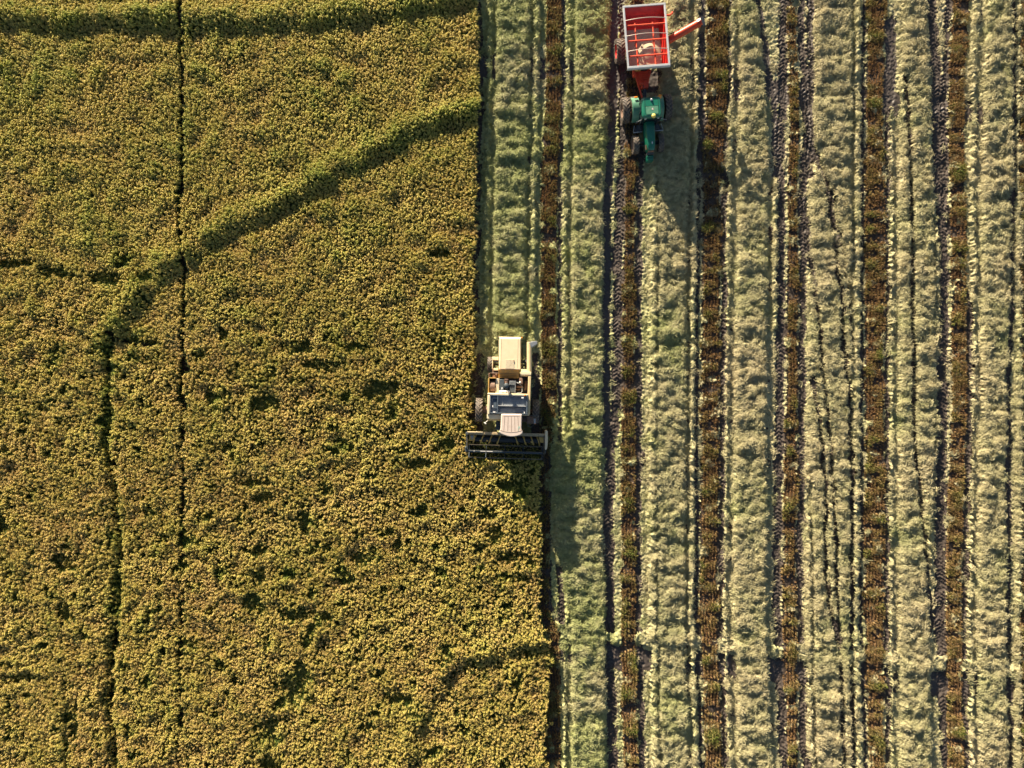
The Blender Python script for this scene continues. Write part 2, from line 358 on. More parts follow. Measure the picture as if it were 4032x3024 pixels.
# ------------------------------------------------------------------ ground: one sheet to the horizon
soil = bpy.data.materials.new('soil'); soil.use_nodes = True
n = soil.node_tree.nodes; l = soil.node_tree.links; b = n['Principled BSDF']
b.inputs['Specular IOR Level'].default_value = 0.3
am = n.new('ShaderNodeAttribute'); am.attribute_name = 'mud'
ag = n.new('ShaderNodeAttribute'); ag.attribute_name = 'far'
tc = n.new('ShaderNodeTexCoord')
nz = n.new('ShaderNodeTexNoise'); nz.inputs['Scale'].default_value = 5.0; nz.inputs['Detail'].default_value = 8; l.new(tc.outputs['Object'], nz.inputs['Vector'])
r1 = n.new('ShaderNodeValToRGB'); r1.color_ramp.elements[0].position = 0.35; r1.color_ramp.elements[1].position = 0.7
r1.color_ramp.elements[0].color = (0.040, 0.030, 0.024, 1); r1.color_ramp.elements[1].color = (0.105, 0.078, 0.060, 1); l.new(nz.outputs[0], r1.inputs[0])
mx = n.new('ShaderNodeMix'); mx.data_type = 'RGBA'; mx.inputs['B'].default_value = (0.075, 0.062, 0.056, 1)
l.new(am.outputs['Fac'], mx.inputs['Factor']); l.new(r1.outputs[0], mx.inputs['A'])
nf = n.new('ShaderNodeTexNoise'); nf.inputs['Scale'].default_value = 1.2; nf.inputs['Detail'].default_value = 10; l.new(tc.outputs['Object'], nf.inputs['Vector'])
r2 = n.new('ShaderNodeValToRGB'); r2.color_ramp.elements[0].position = 0.4; r2.color_ramp.elements[1].position = 0.6
r2.color_ramp.elements[0].color = (0.09, 0.08, 0.03, 1); r2.color_ramp.elements[1].color = (0.22, 0.17, 0.06, 1); l.new(nf.outputs[0], r2.inputs[0])
mx2 = n.new('ShaderNodeMix'); mx2.data_type = 'RGBA'
l.new(ag.outputs['Fac'], mx2.inputs['Factor']); l.new(mx.outputs['Result'], mx2.inputs['A']); l.new(r2.outputs[0], mx2.inputs['B'])
l.new(mx2.outputs['Result'], b.inputs['Base Color'])
mr = n.new('ShaderNodeMapRange'); mr.inputs[3].default_value = 0.9; mr.inputs[4].default_value = 0.45; l.new(am.outputs['Fac'], mr.inputs[0]); l.new(mr.outputs[0], b.inputs['Roughness'])
bp = n.new('ShaderNodeBump'); bp.inputs['Strength'].default_value = 0.35; bp.inputs['Distance'].default_value = 0.03; l.new(nz.outputs[0], bp.inputs['Height']); l.new(bp.outputs[0], b.inputs['Normal'])

gx = np.concatenate([[-3000, -800, -200, -70, -41], np.arange(-40, -4.001, 0.25), np.arange(-3.95, 39.9, 0.05), [41, 70, 200, 800, 3000]])
gy = np.concatenate([[-3000, -800, -200, -60, -32], np.arange(-30.9, 30.9, 0.055), [32, 60, 200, 800, 3000]])
GX, GY = np.meshgrid(gx, gy)
inside = (np.abs(GX) < 40) & (np.abs(GY) < 31)
GZ = sample(np.where(crop, CG * 1.0, G), GX, GY) * inside
mudv = sample(mudmap, GX, GY) * inside
far = np.where(inside, 0, 1.0)
me = new_mesh('ground', np.stack([GX, GY, GZ], -1).reshape(-1, 3), grid_faces(len(gx), len(gy)), [soil],
              attrs={'mud': ('FLOAT', mudv.ravel()), 'far': ('FLOAT', far.ravel())})
ground = link(bpy.data.objects.new('ground', me)); tag(ground, kind='structure')

# ------------------------------------------------------------------ plant pieces
class Tuft:
    """ribbons and three sided tubes as arrays, tagged with a group id and a part value"""
    def __init__(s): s.co = []; s.f = []; s.g = []; s.p = []; s.n = 0
    def ribbon(s, P, W, side, g, p):
        P = np.array(P, float); W = np.array(W)[:, None]; k = len(P)
        co = np.concatenate([P - side * W / 2, P + side * W / 2])
        for i in range(k - 1): s.f.append([s.n + i, s.n + i + 1, s.n + k + i + 1, s.n + k + i])
        s.co.append(co); s.g += [g] * (2 * k); s.p += [p] * (2 * k); s.n += 2 * k
    def tube(s, P, W, g, p):
        P = np.array(P, float); k = len(P)
        T = np.gradient(P, axis=0); T /= np.linalg.norm(T, axis=1)[:, None] + 1e-9
        A = np.cross(T, [0.1, 0.05, 1.0]); A /= np.linalg.norm(A, axis=1)[:, None] + 1e-9
        B = np.cross(T, A); W = np.array(W)[:, None]
        rings = [P + (A * math.cos(t) + B * math.sin(t)) * W / 2 for t in (0, 2.094, 4.189)]
        for r in range(3):
            a = s.n + r * k; c = s.n + ((r + 1) % 3) * k
            for i in range(k - 1): s.f.append([a + i, a + i + 1, c + i + 1, c + i])
        s.co.append(np.concatenate(rings)); s.g += [g] * (3 * k); s.p += [p] * (3 * k); s.n += 3 * k

def scatter_object(name, tuft, pts, euler, scale, vid, tint, nvar, mat_tuft, surf=None, surf_mat=None):
    """one object: piece meshes + loose points in the same mesh; a node group sets the pieces on the points"""
    tco = np.concatenate(tuft.co); nt_ = len(tco); npn = len(pts)
    sco, sf, stint = surf if surf else (np.zeros((0, 3)), np.zeros((0, 4), int), np.zeros(0))
    ns = len(sco)
    co = np.concatenate([sco, tco, pts]); f = np.concatenate([sf, np.array(tuft.f) + ns]) if ns else np.array(tuft.f)
    mi = np.concatenate([np.zeros(len(sf)), np.full(len(tuft.f), 1)])
    role = np.concatenate([np.zeros(ns), np.ones(nt_), np.full(npn, 2)])
    z1 = np.zeros
    attrs = {'role': ('INT', role), 'gid': ('INT', np.concatenate([z1(ns), tuft.g, z1(npn)])),
             'part': ('FLOAT', np.concatenate([z1(ns), tuft.p, z1(npn)])),
             'vid': ('INT', np.concatenate([z1(ns + nt_), vid])),
             'rot': ('FLOAT_VECTOR', np.concatenate([z1((ns + nt_, 3)), euler])),
             'scl': ('FLOAT_VECTOR', np.concatenate([z1((ns + nt_, 3)), scale])),
             'tint': ('FLOAT', np.concatenate([stint, z1(nt_), tint]))}
    me = new_mesh(name, co, f, [surf_mat or mat_tuft, mat_tuft], mi, attrs)
    o = link(bpy.data.objects.new(name, me))
    ng = bpy.data.node_groups.new(name + '_nodes', 'GeometryNodeTree')
    ng.interface.new_socket('Geometry', in_out='INPUT', socket_type='NodeSocketGeometry')
    ng.interface.new_socket('Geometry', in_out='OUTPUT', socket_type='NodeSocketGeometry')
    N = ng.nodes; Lk = ng.links
    gi = N.new('NodeGroupInput'); go = N.new('NodeGroupOutput')
    def na(nm, ty):
        q = N.new('GeometryNodeInputNamedAttribute'); q.data_type = ty; q.inputs['Name'].default_value = nm; return q.outputs['Attribute']
    ro = na('role', 'INT')
    def sep(val, src):
        c = N.new('FunctionNodeCompare'); c.data_type = 'INT'; c.operation = 'EQUAL'
        ia = [i for i in c.inputs if i.enabled and i.name == 'A'][0]; ib = [i for i in c.inputs if i.enabled and i.name == 'B'][0]
        Lk.new(ro, ia); ib.default_value = val
        s = N.new('GeometryNodeSeparateGeometry'); s.domain = 'POINT'
        Lk.new(src, s.inputs['Geometry']); Lk.new(c.outputs['Result'], s.inputs['Selection'])
        return s.outputs['Selection']
    g = gi.outputs['Geometry']
    sp = N.new('GeometryNodeSplitToInstances'); sp.domain = 'POINT'
    Lk.new(sep(1, g), sp.inputs['Geometry']); Lk.new(na('gid', 'INT'), sp.inputs['Group ID'])
    ip = N.new('GeometryNodeInstanceOnPoints')
    Lk.new(sep(2, g), ip.inputs['Points']); Lk.new(sp.outputs['Instances'], ip.inputs['Instance'])
    ip.inputs['Pick Instance'].default_value = True
    Lk.new(na('vid', 'INT'), ip.inputs['Instance Index'])
    Lk.new(na('rot', 'FLOAT_VECTOR'), ip.inputs['Rotation']); Lk.new(na('scl', 'FLOAT_VECTOR'), ip.inputs['Scale'])
    if ns:
        jn = N.new('GeometryNodeJoinGeometry'); Lk.new(sep(0, g), jn.inputs[0]); Lk.new(ip.outputs[0], jn.inputs[0]); Lk.new(jn.outputs[0], go.inputs[0])
    else: Lk.new(ip.outputs[0], go.inputs[0])
    md = o.modifiers.new('scatter', 'NODES'); md.node_group = ng
    return o

def tilt_euler(lx, ly, t, phi):
    """tilt by t towards (lx, ly), after a spin phi about the plant's own axis"""
    nrm = np.hypot(lx, ly) + 1e-9; ax, ay = -ly / nrm, lx / nrm; c, s = np.cos(t), np.sin(t)
    R = np.zeros((len(t), 3, 3))
    R[:, 0, 0] = c + ax * ax * (1 - c); R[:, 0, 1] = ax * ay * (1 - c); R[:, 0, 2] = ay * s
    R[:, 1, 0] = ax * ay * (1 - c); R[:, 1, 1] = c + ay * ay * (1 - c); R[:, 1, 2] = -ax * s
    R[:, 2, 0] = -ay * s; R[:, 2, 1] = ax * s; R[:, 2, 2] = c
    Z = np.zeros_like(R); Z[:, 0, 0] = np.cos(phi); Z[:, 0, 1] = -np.sin(phi); Z[:, 1, 0] = np.sin(phi); Z[:, 1, 1] = np.cos(phi); Z[:, 2, 2] = 1
    M = R @ Z
    return np.stack([np.arctan2(M[:, 2, 1], M[:, 2, 2]), np.arcsin(np.clip(-M[:, 2, 0], -1, 1)), np.arctan2(M[:, 1, 0], M[:, 0, 0])], -1)

# ---- standing rice
def rice_tufts(nv):
    T = Tuft(); r = np.random.default_rng(3)
    for g in range(nv):
        for k in range(7):                                   # leaves
            a = r.uniform(0, 6.283); dr = np.array([math.cos(a), math.sin(a), 0]); sd = np.array([-dr[1], dr[0], 0.0])
            b0 = np.array([r.normal(0, .04), r.normal(0, .04), 0.0]); h = r.uniform(.55, .85); o = r.uniform(.08, .22)
            P = [b0 + dr * 0.02 + [0, 0, .05], b0 + dr * o * .35 + [0, 0, h * .75], b0 + dr * o * .75 + [0, 0, h], b0 + dr * o * 1.25 + [0, 0, h * .94]]
            T.ribbon(P, [.014, .026, .022, .006], sd, g, 0.0)
        for k in range(4):                                    # ripe heads
            a = r.normal(0.0, 0.5); dr = np.array([math.cos(a), math.sin(a), 0])
            b0 = np.array([r.normal(0, .028), r.normal(0, .028), 0.0]); h = r.uniform(.74, .93); ln = r.uniform(.5, .85)
            P = [b0 + [0, 0, h - .16], b0 + dr * .06 * ln + [0, 0, h], b0 + dr * .17 * ln + [0, 0, h + .01], b0 + dr * .29 * ln + [0, 0, h - .09]]
            T.tube(P, [.010, .034, .038, .014], g, 1.0)
    for g in range(nv, nv + 6):                               # bundles lying flat, combed towards +x
        for k in range(34):
            a = r.normal(0, .28); dr = np.array([math.cos(a), math.sin(a), 0]); sd = np.array([-dr[1], dr[0], 0.0])
            b0 = np.array([r.normal(0, .12) - .35, r.normal(0, .16), r.uniform(.05, .30)]); ln = r.uniform(.5, .9)
            T.ribbon([b0, b0 + dr * ln * .5 + [0, 0, r.uniform(.02, .10)], b0 + dr * ln + [0, 0, r.uniform(-.03, .03)]], [.014, .026, .008], sd * .8 + np.array([0, 0, .6]) * r.choice([-1, 1]), g, r.uniform(0, .42))
        for k in range(3):
            b0 = np.array([r.normal(.1, .2), r.normal(0, .14), r.uniform(.25, .38)]); a = r.normal(0, .3); dr = np.array([math.cos(a), math.sin(a), 0])
            T.tube([b0, b0 + dr * .08 + [0, 0, .03], b0 + dr * .2], [.012, .036, .014], g, .9)
    return T
m_rice = attr_mat('rice_plants', 'tint', [(0.0, (0.12, 0.14, 0.035)), (0.5, (0.11, 0.15, 0.035)), (1.0, (0.08, 0.14, 0.03))], vary=0.2,
                  vcol=('part', [(0.0, (0.67, 0.48, 0.18)), (0.35, (0.68, 0.54, 0.16)), (0.65, (0.62, 0.54, 0.14)), (1.0, (0.42, 0.45, 0.09))]), transl=0.22, rough=0.6)
NV = 14
sp_ = 0.125
px_, py_ = np.meshgrid(np.arange(X0 + .1, 3.4, sp_), np.arange(Y0 + .1, Y1 - .1, sp_))
px_ = px_.ravel() + RNG.uniform(-.065, .065, px_.size); py_ = py_.ravel() + RNG.uniform(-.065, .065, py_.size)
ex = RNG.uniform(0, 1, (50000, 2)) * [3.4 - X0, Y1 - Y0 - .3] + [X0, Y0 + .15]; ex = ex[sample(LOD, ex[:, 0], ex[:, 1]) > 0.5]
px_ = np.concatenate([px_, ex[:, 0]]); py_ = np.concatenate([py_, ex[:, 1]])
keep = (sample(crop.astype(np.float32), px_, py_) > 0.5) & (sample(holem, px_, py_) < 0.5 + RNG.normal(0, .1, px_.size)) & (sample(tram, px_, py_) > 0.15 + RNG.uniform(0, .06, px_.size))
px_, py_ = px_[keep], py_[keep]; N_ = len(px_)
lod = sample(LOD, px_, py_); cg = sample(CG, px_, py_); gr = sample(GREEN, px_, py_); rz = sample(rough_zone, px_, py_)
d1 = sample(noise(7, 7, 31), px_, py_); d2 = sample(noise(1.6, 1.6, 32), px_, py_)
ang = -0.5 + 0.9 * d1 + 0.5 * d2 * rz + RNG.normal(0, .35, N_)
tl = np.radians(7 + 3 * rz) * (1 + 0.5 * RNG.normal(0, 1, N_)) + np.radians(5) * np.clip(d2, -1, 2) * rz
isl = RNG.uniform(0, 1, N_) < np.clip(lod * 1.2 - .25, 0, .75); ang = np.where(isl, -0.35 + 0.8 * d1 + 0.25 * d2 + RNG.normal(0, .12, N_), ang); tl = np.where(isl, np.abs(RNG.normal(0, .08, N_)), np.clip(tl + np.radians(38) * lod, 0, 1.0))
eu = tilt_euler(np.cos(ang), np.sin(ang), tl, ang + RNG.normal(0, .55, N_) * np.where(isl, .1, 1))
tint = np.clip(0.34 + 0.16 * (1 - ss(1512 - py_ * PXM, 300, 2000)) + 0.08 * sample(n_big, px_, py_) + 0.10 * sample(n_mid, px_, py_) + 0.12 * RNG.normal(0, 1, N_) + 0.30 * gr + 0.30 * lod, 0, 1)
sc_ = 1.0 + 0.012 * sample(n_mid, px_, py_) + RNG.normal(0, .05, N_)
mouth = (px_ > (1843 - 2016) / PXM) & (px_ < (2150 - 2016) / PXM) & (py_ > (1512 - 1808) / PXM) & (py_ < (1512 - 1730) / PXM)
sc_ = np.where(mouth, sc_ * .5, sc_)
scl = np.stack([sc_ * .95, sc_ * .95, sc_ * (1 + 0.05 * sample(n_mid, px_, py_)) * (1 - .1 * lod)], -1)
rice = scatter_object('rice_crop', rice_tufts(NV), np.stack([px_, py_, cg], -1), eu, scl, np.where(isl, NV + RNG.integers(0, 6, N_), RNG.integers(0, NV, N_)), tint, NV, m_rice)
tag(rice, 'standing golden green rice crop, uncut, filling the left half up to the harvester', 'crop', kind='stuff')

# ---- stubble rows
def stub_tufts(nv):
    T = Tuft(); r = np.random.default_rng(4)
    for g in range(nv):
        for k in range(11):
            a = r.uniform(0, 6.283); o = r.uniform(0, .06); b0 = np.array([math.cos(a) * o, math.sin(a) * o, -.02]); h = r.uniform(.15, .27)
            T.tube([b0, b0 * 1.3 + [0, 0, h * .5], b0 * 1.7 + [r.normal(0, .01), r.normal(0, .01), h]], [.018, .018, .014], g, 1.0)
        for k in range(5):
            a = r.uniform(0, 6.283); dr = np.array([math.cos(a), math.sin(a), 0]); sd = np.array([-dr[1], dr[0], 0.0]); h = r.uniform(.12, .25)
            T.ribbon([dr * .02, dr * .06 + [0, 0, h], dr * .14 + [0, 0, h * .8]], [.02, .026, .008], sd, g, 0.0)
    return T
m_stub = attr_mat('stubble_plants', 'tint', [(0.0, (0.22, 0.12, 0.045)), (0.45, (0.20, 0.14, 0.04)), (1.0, (0.13, 0.17, 0.03))],
                  vcol=('part', [(0.0, (0.50, 0.31, 0.16)), (0.5, (0.52, 0.37, 0.17)), (1.0, (0.42, 0.38, 0.13))]), transl=0.15)
P_ = []
for L, R in STUB:
    c = (L + R)[:, 0] / 2; hw = (R - L)[:, 0] / 2
    for k in range(-5, 6):
        yy = np.arange(Y0 + .1, Y1 - .1, .105); j = np.clip(((yy - Y0) / DX).astype(int), 0, NY - 1)
        off = k * 12.2
        cc = c[j]; ok = np.abs(off) < hw[j] - 2
        xx = (cc + off - 2016) / PXM
        P_.append(np.stack([xx[ok], yy[ok]], -1))
P_ = np.concatenate(P_); P_ += RNG.normal(0, .017, P_.shape)
cr = sample(crop.astype(np.float32), P_[:, 0], P_[:, 1]); P_ = P_[cr < 0.3]; Ns = len(P_)
s_p = sample(n_pat, P_[:, 0], P_[:, 1]); s_m = sample(n_mid, P_[:, 0], P_[:, 1]); s_w = sample(n_wave, P_[:, 0], P_[:, 1])
kp_ = RNG.uniform(0, 1, Ns) < np.where(s_p * .5 + s_w > -0.9, 0.97, 0.35)
P_ = P_[kp_]; s_m = s_m[kp_]; s_p = s_p[kp_]; s_w = s_w[kp_]; Ns = len(P_)
tt = np.clip(0.32 + 0.22 * s_m + 0.12 * s_w + RNG.normal(0, .12, Ns), 0, 1)
sz = np.clip(1.0 + 0.09 * s_w + 0.14 * s_m + RNG.normal(0, .1, Ns), .4, 1.5)
an = RNG.uniform(0, 6.28, Ns)
so = scatter_object('stubble', stub_tufts(8), np.stack([P_[:, 0], P_[:, 1], sample(G, P_[:, 0], P_[:, 1])], -1), tilt_euler(np.cos(an), np.sin(an), np.abs(RNG.normal(0, .15, Ns)), an * 3),
                    np.stack([sz, sz, sz], -1), RNG.integers(0, 8, Ns), tt, 8, m_stub)
tag(so, 'brown stubble in narrow planted rows between the straw bands', 'stubble', kind='stuff')

# ---- straw
def straw_tufts(nv):
    T = Tuft(); r = np.random.default_rng(5)
    for g in range(nv):
        for k in range(26):
            a = r.normal(0.2, 0.95); dr = np.array([math.cos(a), math.sin(a), 0]); sd = np.array([-dr[1], dr[0], 0.0])
            ln = r.uniform(.14, .34); b0 = np.array([r.normal(0, .11), r.normal(0, .11), r.uniform(-.01, .02)]); up = r.uniform(-.01, .10); bd = r.normal(0, .04)
            P = [b0 - dr * ln / 2, b0 + [0, 0, up * .8] + sd * bd, b0 + dr * ln / 2 + [0, 0, up * r.uniform(-.2, 1)]]
            T.ribbon(P, [.012, .024, .010], sd * math.cos(.6) + np.array([0, 0, math.sin(.6)]) * r.choice([-1, 1]), g, r.uniform(0, 1))
    return T
RAMP_STRAW = [(0.0, (0.33, 0.335, 0.145)), (0.4, (0.37, 0.345, 0.185)), (1.0, (0.40, 0.345, 0.205))]
m_straw_s = attr_mat('straw_mat', 'tint', RAMP_STRAW, a_type='GEOMETRY', vary=0.3, fine=(9.0, (1.0, 3.0, 1.0)), rough=0.8)
m_straw = attr_mat('straw_stems', 'tint', [(p, tuple(x * 1.2 for x in c)) for p, c in RAMP_STRAW], transl=0.15, rough=0.65,
                   vcol=('part', [(0.0, (0.30, 0.34, 0.13)), (0.5, (0.43, 0.40, 0.23)), (1.0, (0.48, 0.42, 0.26))]))
i0 = int((-3.9 - X0) / DX)
Ssub = S[:, i0:]; csub = cov[:, i0:]; Gsub = G[:, i0:]
thr = 0.5 + 0.10 * n_f[:, i0:]
kq = ((csub[:-1, :-1] + csub[1:, 1:] + csub[:-1, 1:] + csub[1:, :-1]) / 4 > thr[:-1, :-1])
sx, sy = np.meshgrid(xs[i0:], ys)
STZ = np.maximum(Ssub, 0.012) + np.minimum(Gsub, 0.02)
tint_g = np.clip(0.08 + ss(U, 2050, 2900) * 0.55 + 0.12 * n_big + 0.08 * n_mid, 0, 1)
co = np.stack([sx + 0.012 * n_f[:, i0:], sy, STZ], -1).reshape(-1, 3)
f = grid_faces(sx.shape[1], sx.shape[0], kq)
used = np.zeros(len(co), bool); used[f.ravel()] = True; rm = np.cumsum(used) - 1
surf = (co[used], rm[f], tint_g[:, i0:].ravel()[used])
q_ = 0.17
ax_, ay_ = np.meshgrid(np.arange(-3.8, 39.5, q_), np.arange(Y0 + .2, Y1 - .2, q_))
ax_ = ax_.ravel() + RNG.uniform(-.09, .09, ax_.size); ay_ = ay_.ravel() + RNG.uniform(-.09, .09, ay_.size)
cv = sample(cov, ax_, ay_); pl_ = sample(plate, ax_, ay_)
ok = RNG.uniform(0, 1, ax_.size) < np.clip(cv * 1.3 - 0.3, 0, 1) * (0.22 + 0.78 * pl_)
ax_, ay_ = ax_[ok], ay_[ok]; Na = len(ax_)
az_ = sample(np.maximum(S, .012) + np.minimum(G, .02), ax_, ay_) + 0.004
gxn = (sample(S, ax_ + .12, ay_) - sample(S, ax_ - .12, ay_)) / .24; gyn = (sample(S, ax_, ay_ + .12) - sample(S, ax_, ay_ - .12)) / .24
tl = np.minimum(np.arctan(np.hypot(gxn, gyn)), .8)
dn = noise(4, 4, 41)
ea = tilt_euler(-gxn, -gyn, tl, 0.5 * sample(dn, ax_, ay_) + RNG.normal(0, .5, Na) + np.where(RNG.uniform(0, 1, Na) < .5, math.pi, 0))
ts = np.clip(sample(tint_g, ax_, ay_) + RNG.normal(0, .1, Na), 0, 1)
sa = RNG.uniform(.7, 1.25, Na)
straw = scatter_object('straw', straw_tufts(10), np.stack([ax_, ay_, az_], -1), ea, np.stack([sa, sa, sa], -1), RNG.integers(0, 10, Na), ts, 10, m_straw, surf, m_straw_s)
tag(straw, 'pale green and tan cut straw lying in long parallel bands on the harvested half', 'straw', kind='stuff')
print('counts rice', N_, 'stub', Ns, 'straw', Na, 'surf', len(surf[1]))

# ------------------------------------------------------------------ machines
class MB:
    def __init__(s): s.bm = bmesh.new()
    def poly(s, pts): return s.bm.faces.new([s.bm.verts.new(p) for p in pts])
    def hexa(s, a, b):
        """a: lower four corners, b: upper four corners, both counter-clockwise"""
        A = [s.bm.verts.new(p) for p in a]; B = [s.bm.verts.new(p) for p in b]
        s.bm.faces.new(A[::-1]); s.bm.faces.new(B)
        for i in range(len(A)): j = (i + 1) % len(A); s.bm.faces.new([A[i], A[j], B[j], B[i]])
    def box(s, x0, y0, z0, x1, y1, z1):
        s.hexa([(x0, y0, z0), (x1, y0, z0), (x1, y1, z0), (x0, y1, z0)], [(x0, y0, z1), (x1, y0, z1), (x1, y1, z1), (x0, y1, z1)])
    def prism(s, poly, z0, z1, inset=0.0):
        cx = sum(p[0] for p in poly) / len(poly); cy = sum(p[1] for p in poly) / len(poly)
        s.hexa([(x, y, z0) for x, y in poly], [(x + (cx - x) * inset, y + (cy - y) * inset, z1) for x, y in poly])
    def bar(s, p, q, wd, ht):
        p, q = Vector(p), Vector(q); t = (q - p).normalized(); up = Vector((0, 0, 1)) if abs(t.z) < .95 else Vector((0, 1, 0))
        a = t.cross(up).normalized() * wd / 2; b_ = a.cross(t).normalized() * ht / 2
        s.hexa([p - a - b_, p + a - b_, p + a + b_, p - a + b_][::-1], [q - a - b_, q + a - b_, q + a + b_, q - a + b_][::-1])
    def cyl(s, p, q, r0, r1=None, seg=20):
        r1 = r0 if r1 is None else r1; p, q = Vector(p), Vector(q); t = (q - p).normalized()
        u = t.orthogonal().normalized(); v = t.cross(u)
        A = [p + (u * math.cos(k * 2 * math.pi / seg) + v * math.sin(k * 2 * math.pi / seg)) * r0 for k in range(seg)]
        B = [q + (u * math.cos(k * 2 * math.pi / seg) + v * math.sin(k * 2 * math.pi / seg)) * r1 for k in range(seg)]
        s.hexa(A, B)
    def tube(s, pts, r, seg=8):
        P = [Vector(p) for p in pts]; rings = []; u = None
        for i, p in enumerate(P):
            t = (P[min(i + 1, len(P) - 1)] - P[max(i - 1, 0)]).normalized()
            u = t.orthogonal().normalized() if u is None else (u - t * u.dot(t)).normalized()
            v = t.cross(u)
            rings.append([s.bm.verts.new(p + (u * math.cos(k * 2 * math.pi / seg) + v * math.sin(k * 2 * math.pi / seg)) * r) for k in range(seg)])
        for a, b_ in zip(rings[:-1], rings[1:]):
            for k in range(seg): j = (k + 1) % seg; s.bm.faces.new([a[k], a[j], b_[j], b_[k]])
        s.bm.faces.new(rings[0]); s.bm.faces.new(rings[-1])
    def strip(s, rows):
        """closed bar through rows of four corner points"""
        R_ = [[s.bm.verts.new(p) for p in r] for r in rows]
        for a, b_ in zip(R_[:-1], R_[1:]):
            for k in range(4): j = (k + 1) % 4; s.bm.faces.new([a[k], a[j], b_[j], b_[k]])
        s.bm.faces.new(R_[0]); s.bm.faces.new(R_[-1])
    def each(s, name, m, parent, **kw):
        """one object per separate piece"""
        s.bm.verts.ensure_lookup_table(); seen = set(); out = []
        for v in s.bm.verts:
            if v in seen: continue
            st = [v]; isl = []; seen.add(v)
            while st:
                q = st.pop(); isl.append(q)
                for e in q.link_edges:
                    o = e.other_vert(q)
                    if o not in seen: seen.add(o); st.append(o)
            n_ = MB(); mp = {q: n_.bm.verts.new(q.co) for q in isl}
            for f_ in {f_ for q in isl for f_ in q.link_faces}: n_.bm.faces.new([mp[q] for q in f_.verts])
            out.append(n_.build(name, m, parent, **kw))
        s.bm.free(); return out
    def ball(s, c, rx, ry=None, rz=None):
        m = Matrix.Translation(c) @ Matrix.Diagonal((rx, ry or rx, rz or rx, 1))
        bmesh.ops.create_uvsphere(s.bm, u_segments=18, v_segments=10, radius=1, matrix=m)
    def lathe_x(s, c, prof, seg=40):
        """profile of (x, r) turned about an axis parallel to x through c"""
        rings = [[s.bm.verts.new((c[0] + x, c[1] + r * math.cos(t * 2 * math.pi / seg), c[2] + r * math.sin(t * 2 * math.pi / seg))) for t in range(seg)] for x, r in prof]
        for a, b_ in zip(rings[:-1], rings[1:]):
            for k in range(seg): j = (k + 1) % seg; s.bm.faces.new([a[k], b_[k], b_[j], a[j]])
    def build(s, name, m, parent, bevel=0.0, smooth=False, subd=0, label=None):
        bmesh.ops.recalc_face_normals(s.bm, faces=s.bm.faces[:])
        me = bpy.data.meshes.new(name); s.bm.to_mesh(me); s.bm.free()
        me.materials.append(m)
        if smooth: me.polygons.foreach_set('use_smooth', [True] * len(me.polygons))
        o = link(bpy.data.objects.new(name, me), parent)
        if bevel > 0:
            md = o.modifiers.new('bevel', 'BEVEL'); md.width = bevel; md.segments = 2; md.limit_method = 'ANGLE'; md.angle_limit = math.radians(35)
        if subd:
            md = o.modifiers.new('sub', 'SUBSURF'); md.levels = md.render_levels = subd
        if smooth or bevel > 0: 
            for p in me.polygons: p.use_smooth = True
            try: me.set_sharp_from_angle(angle=math.radians(40))
            except Exception: pass
        if label: o['label'] = label
        return o

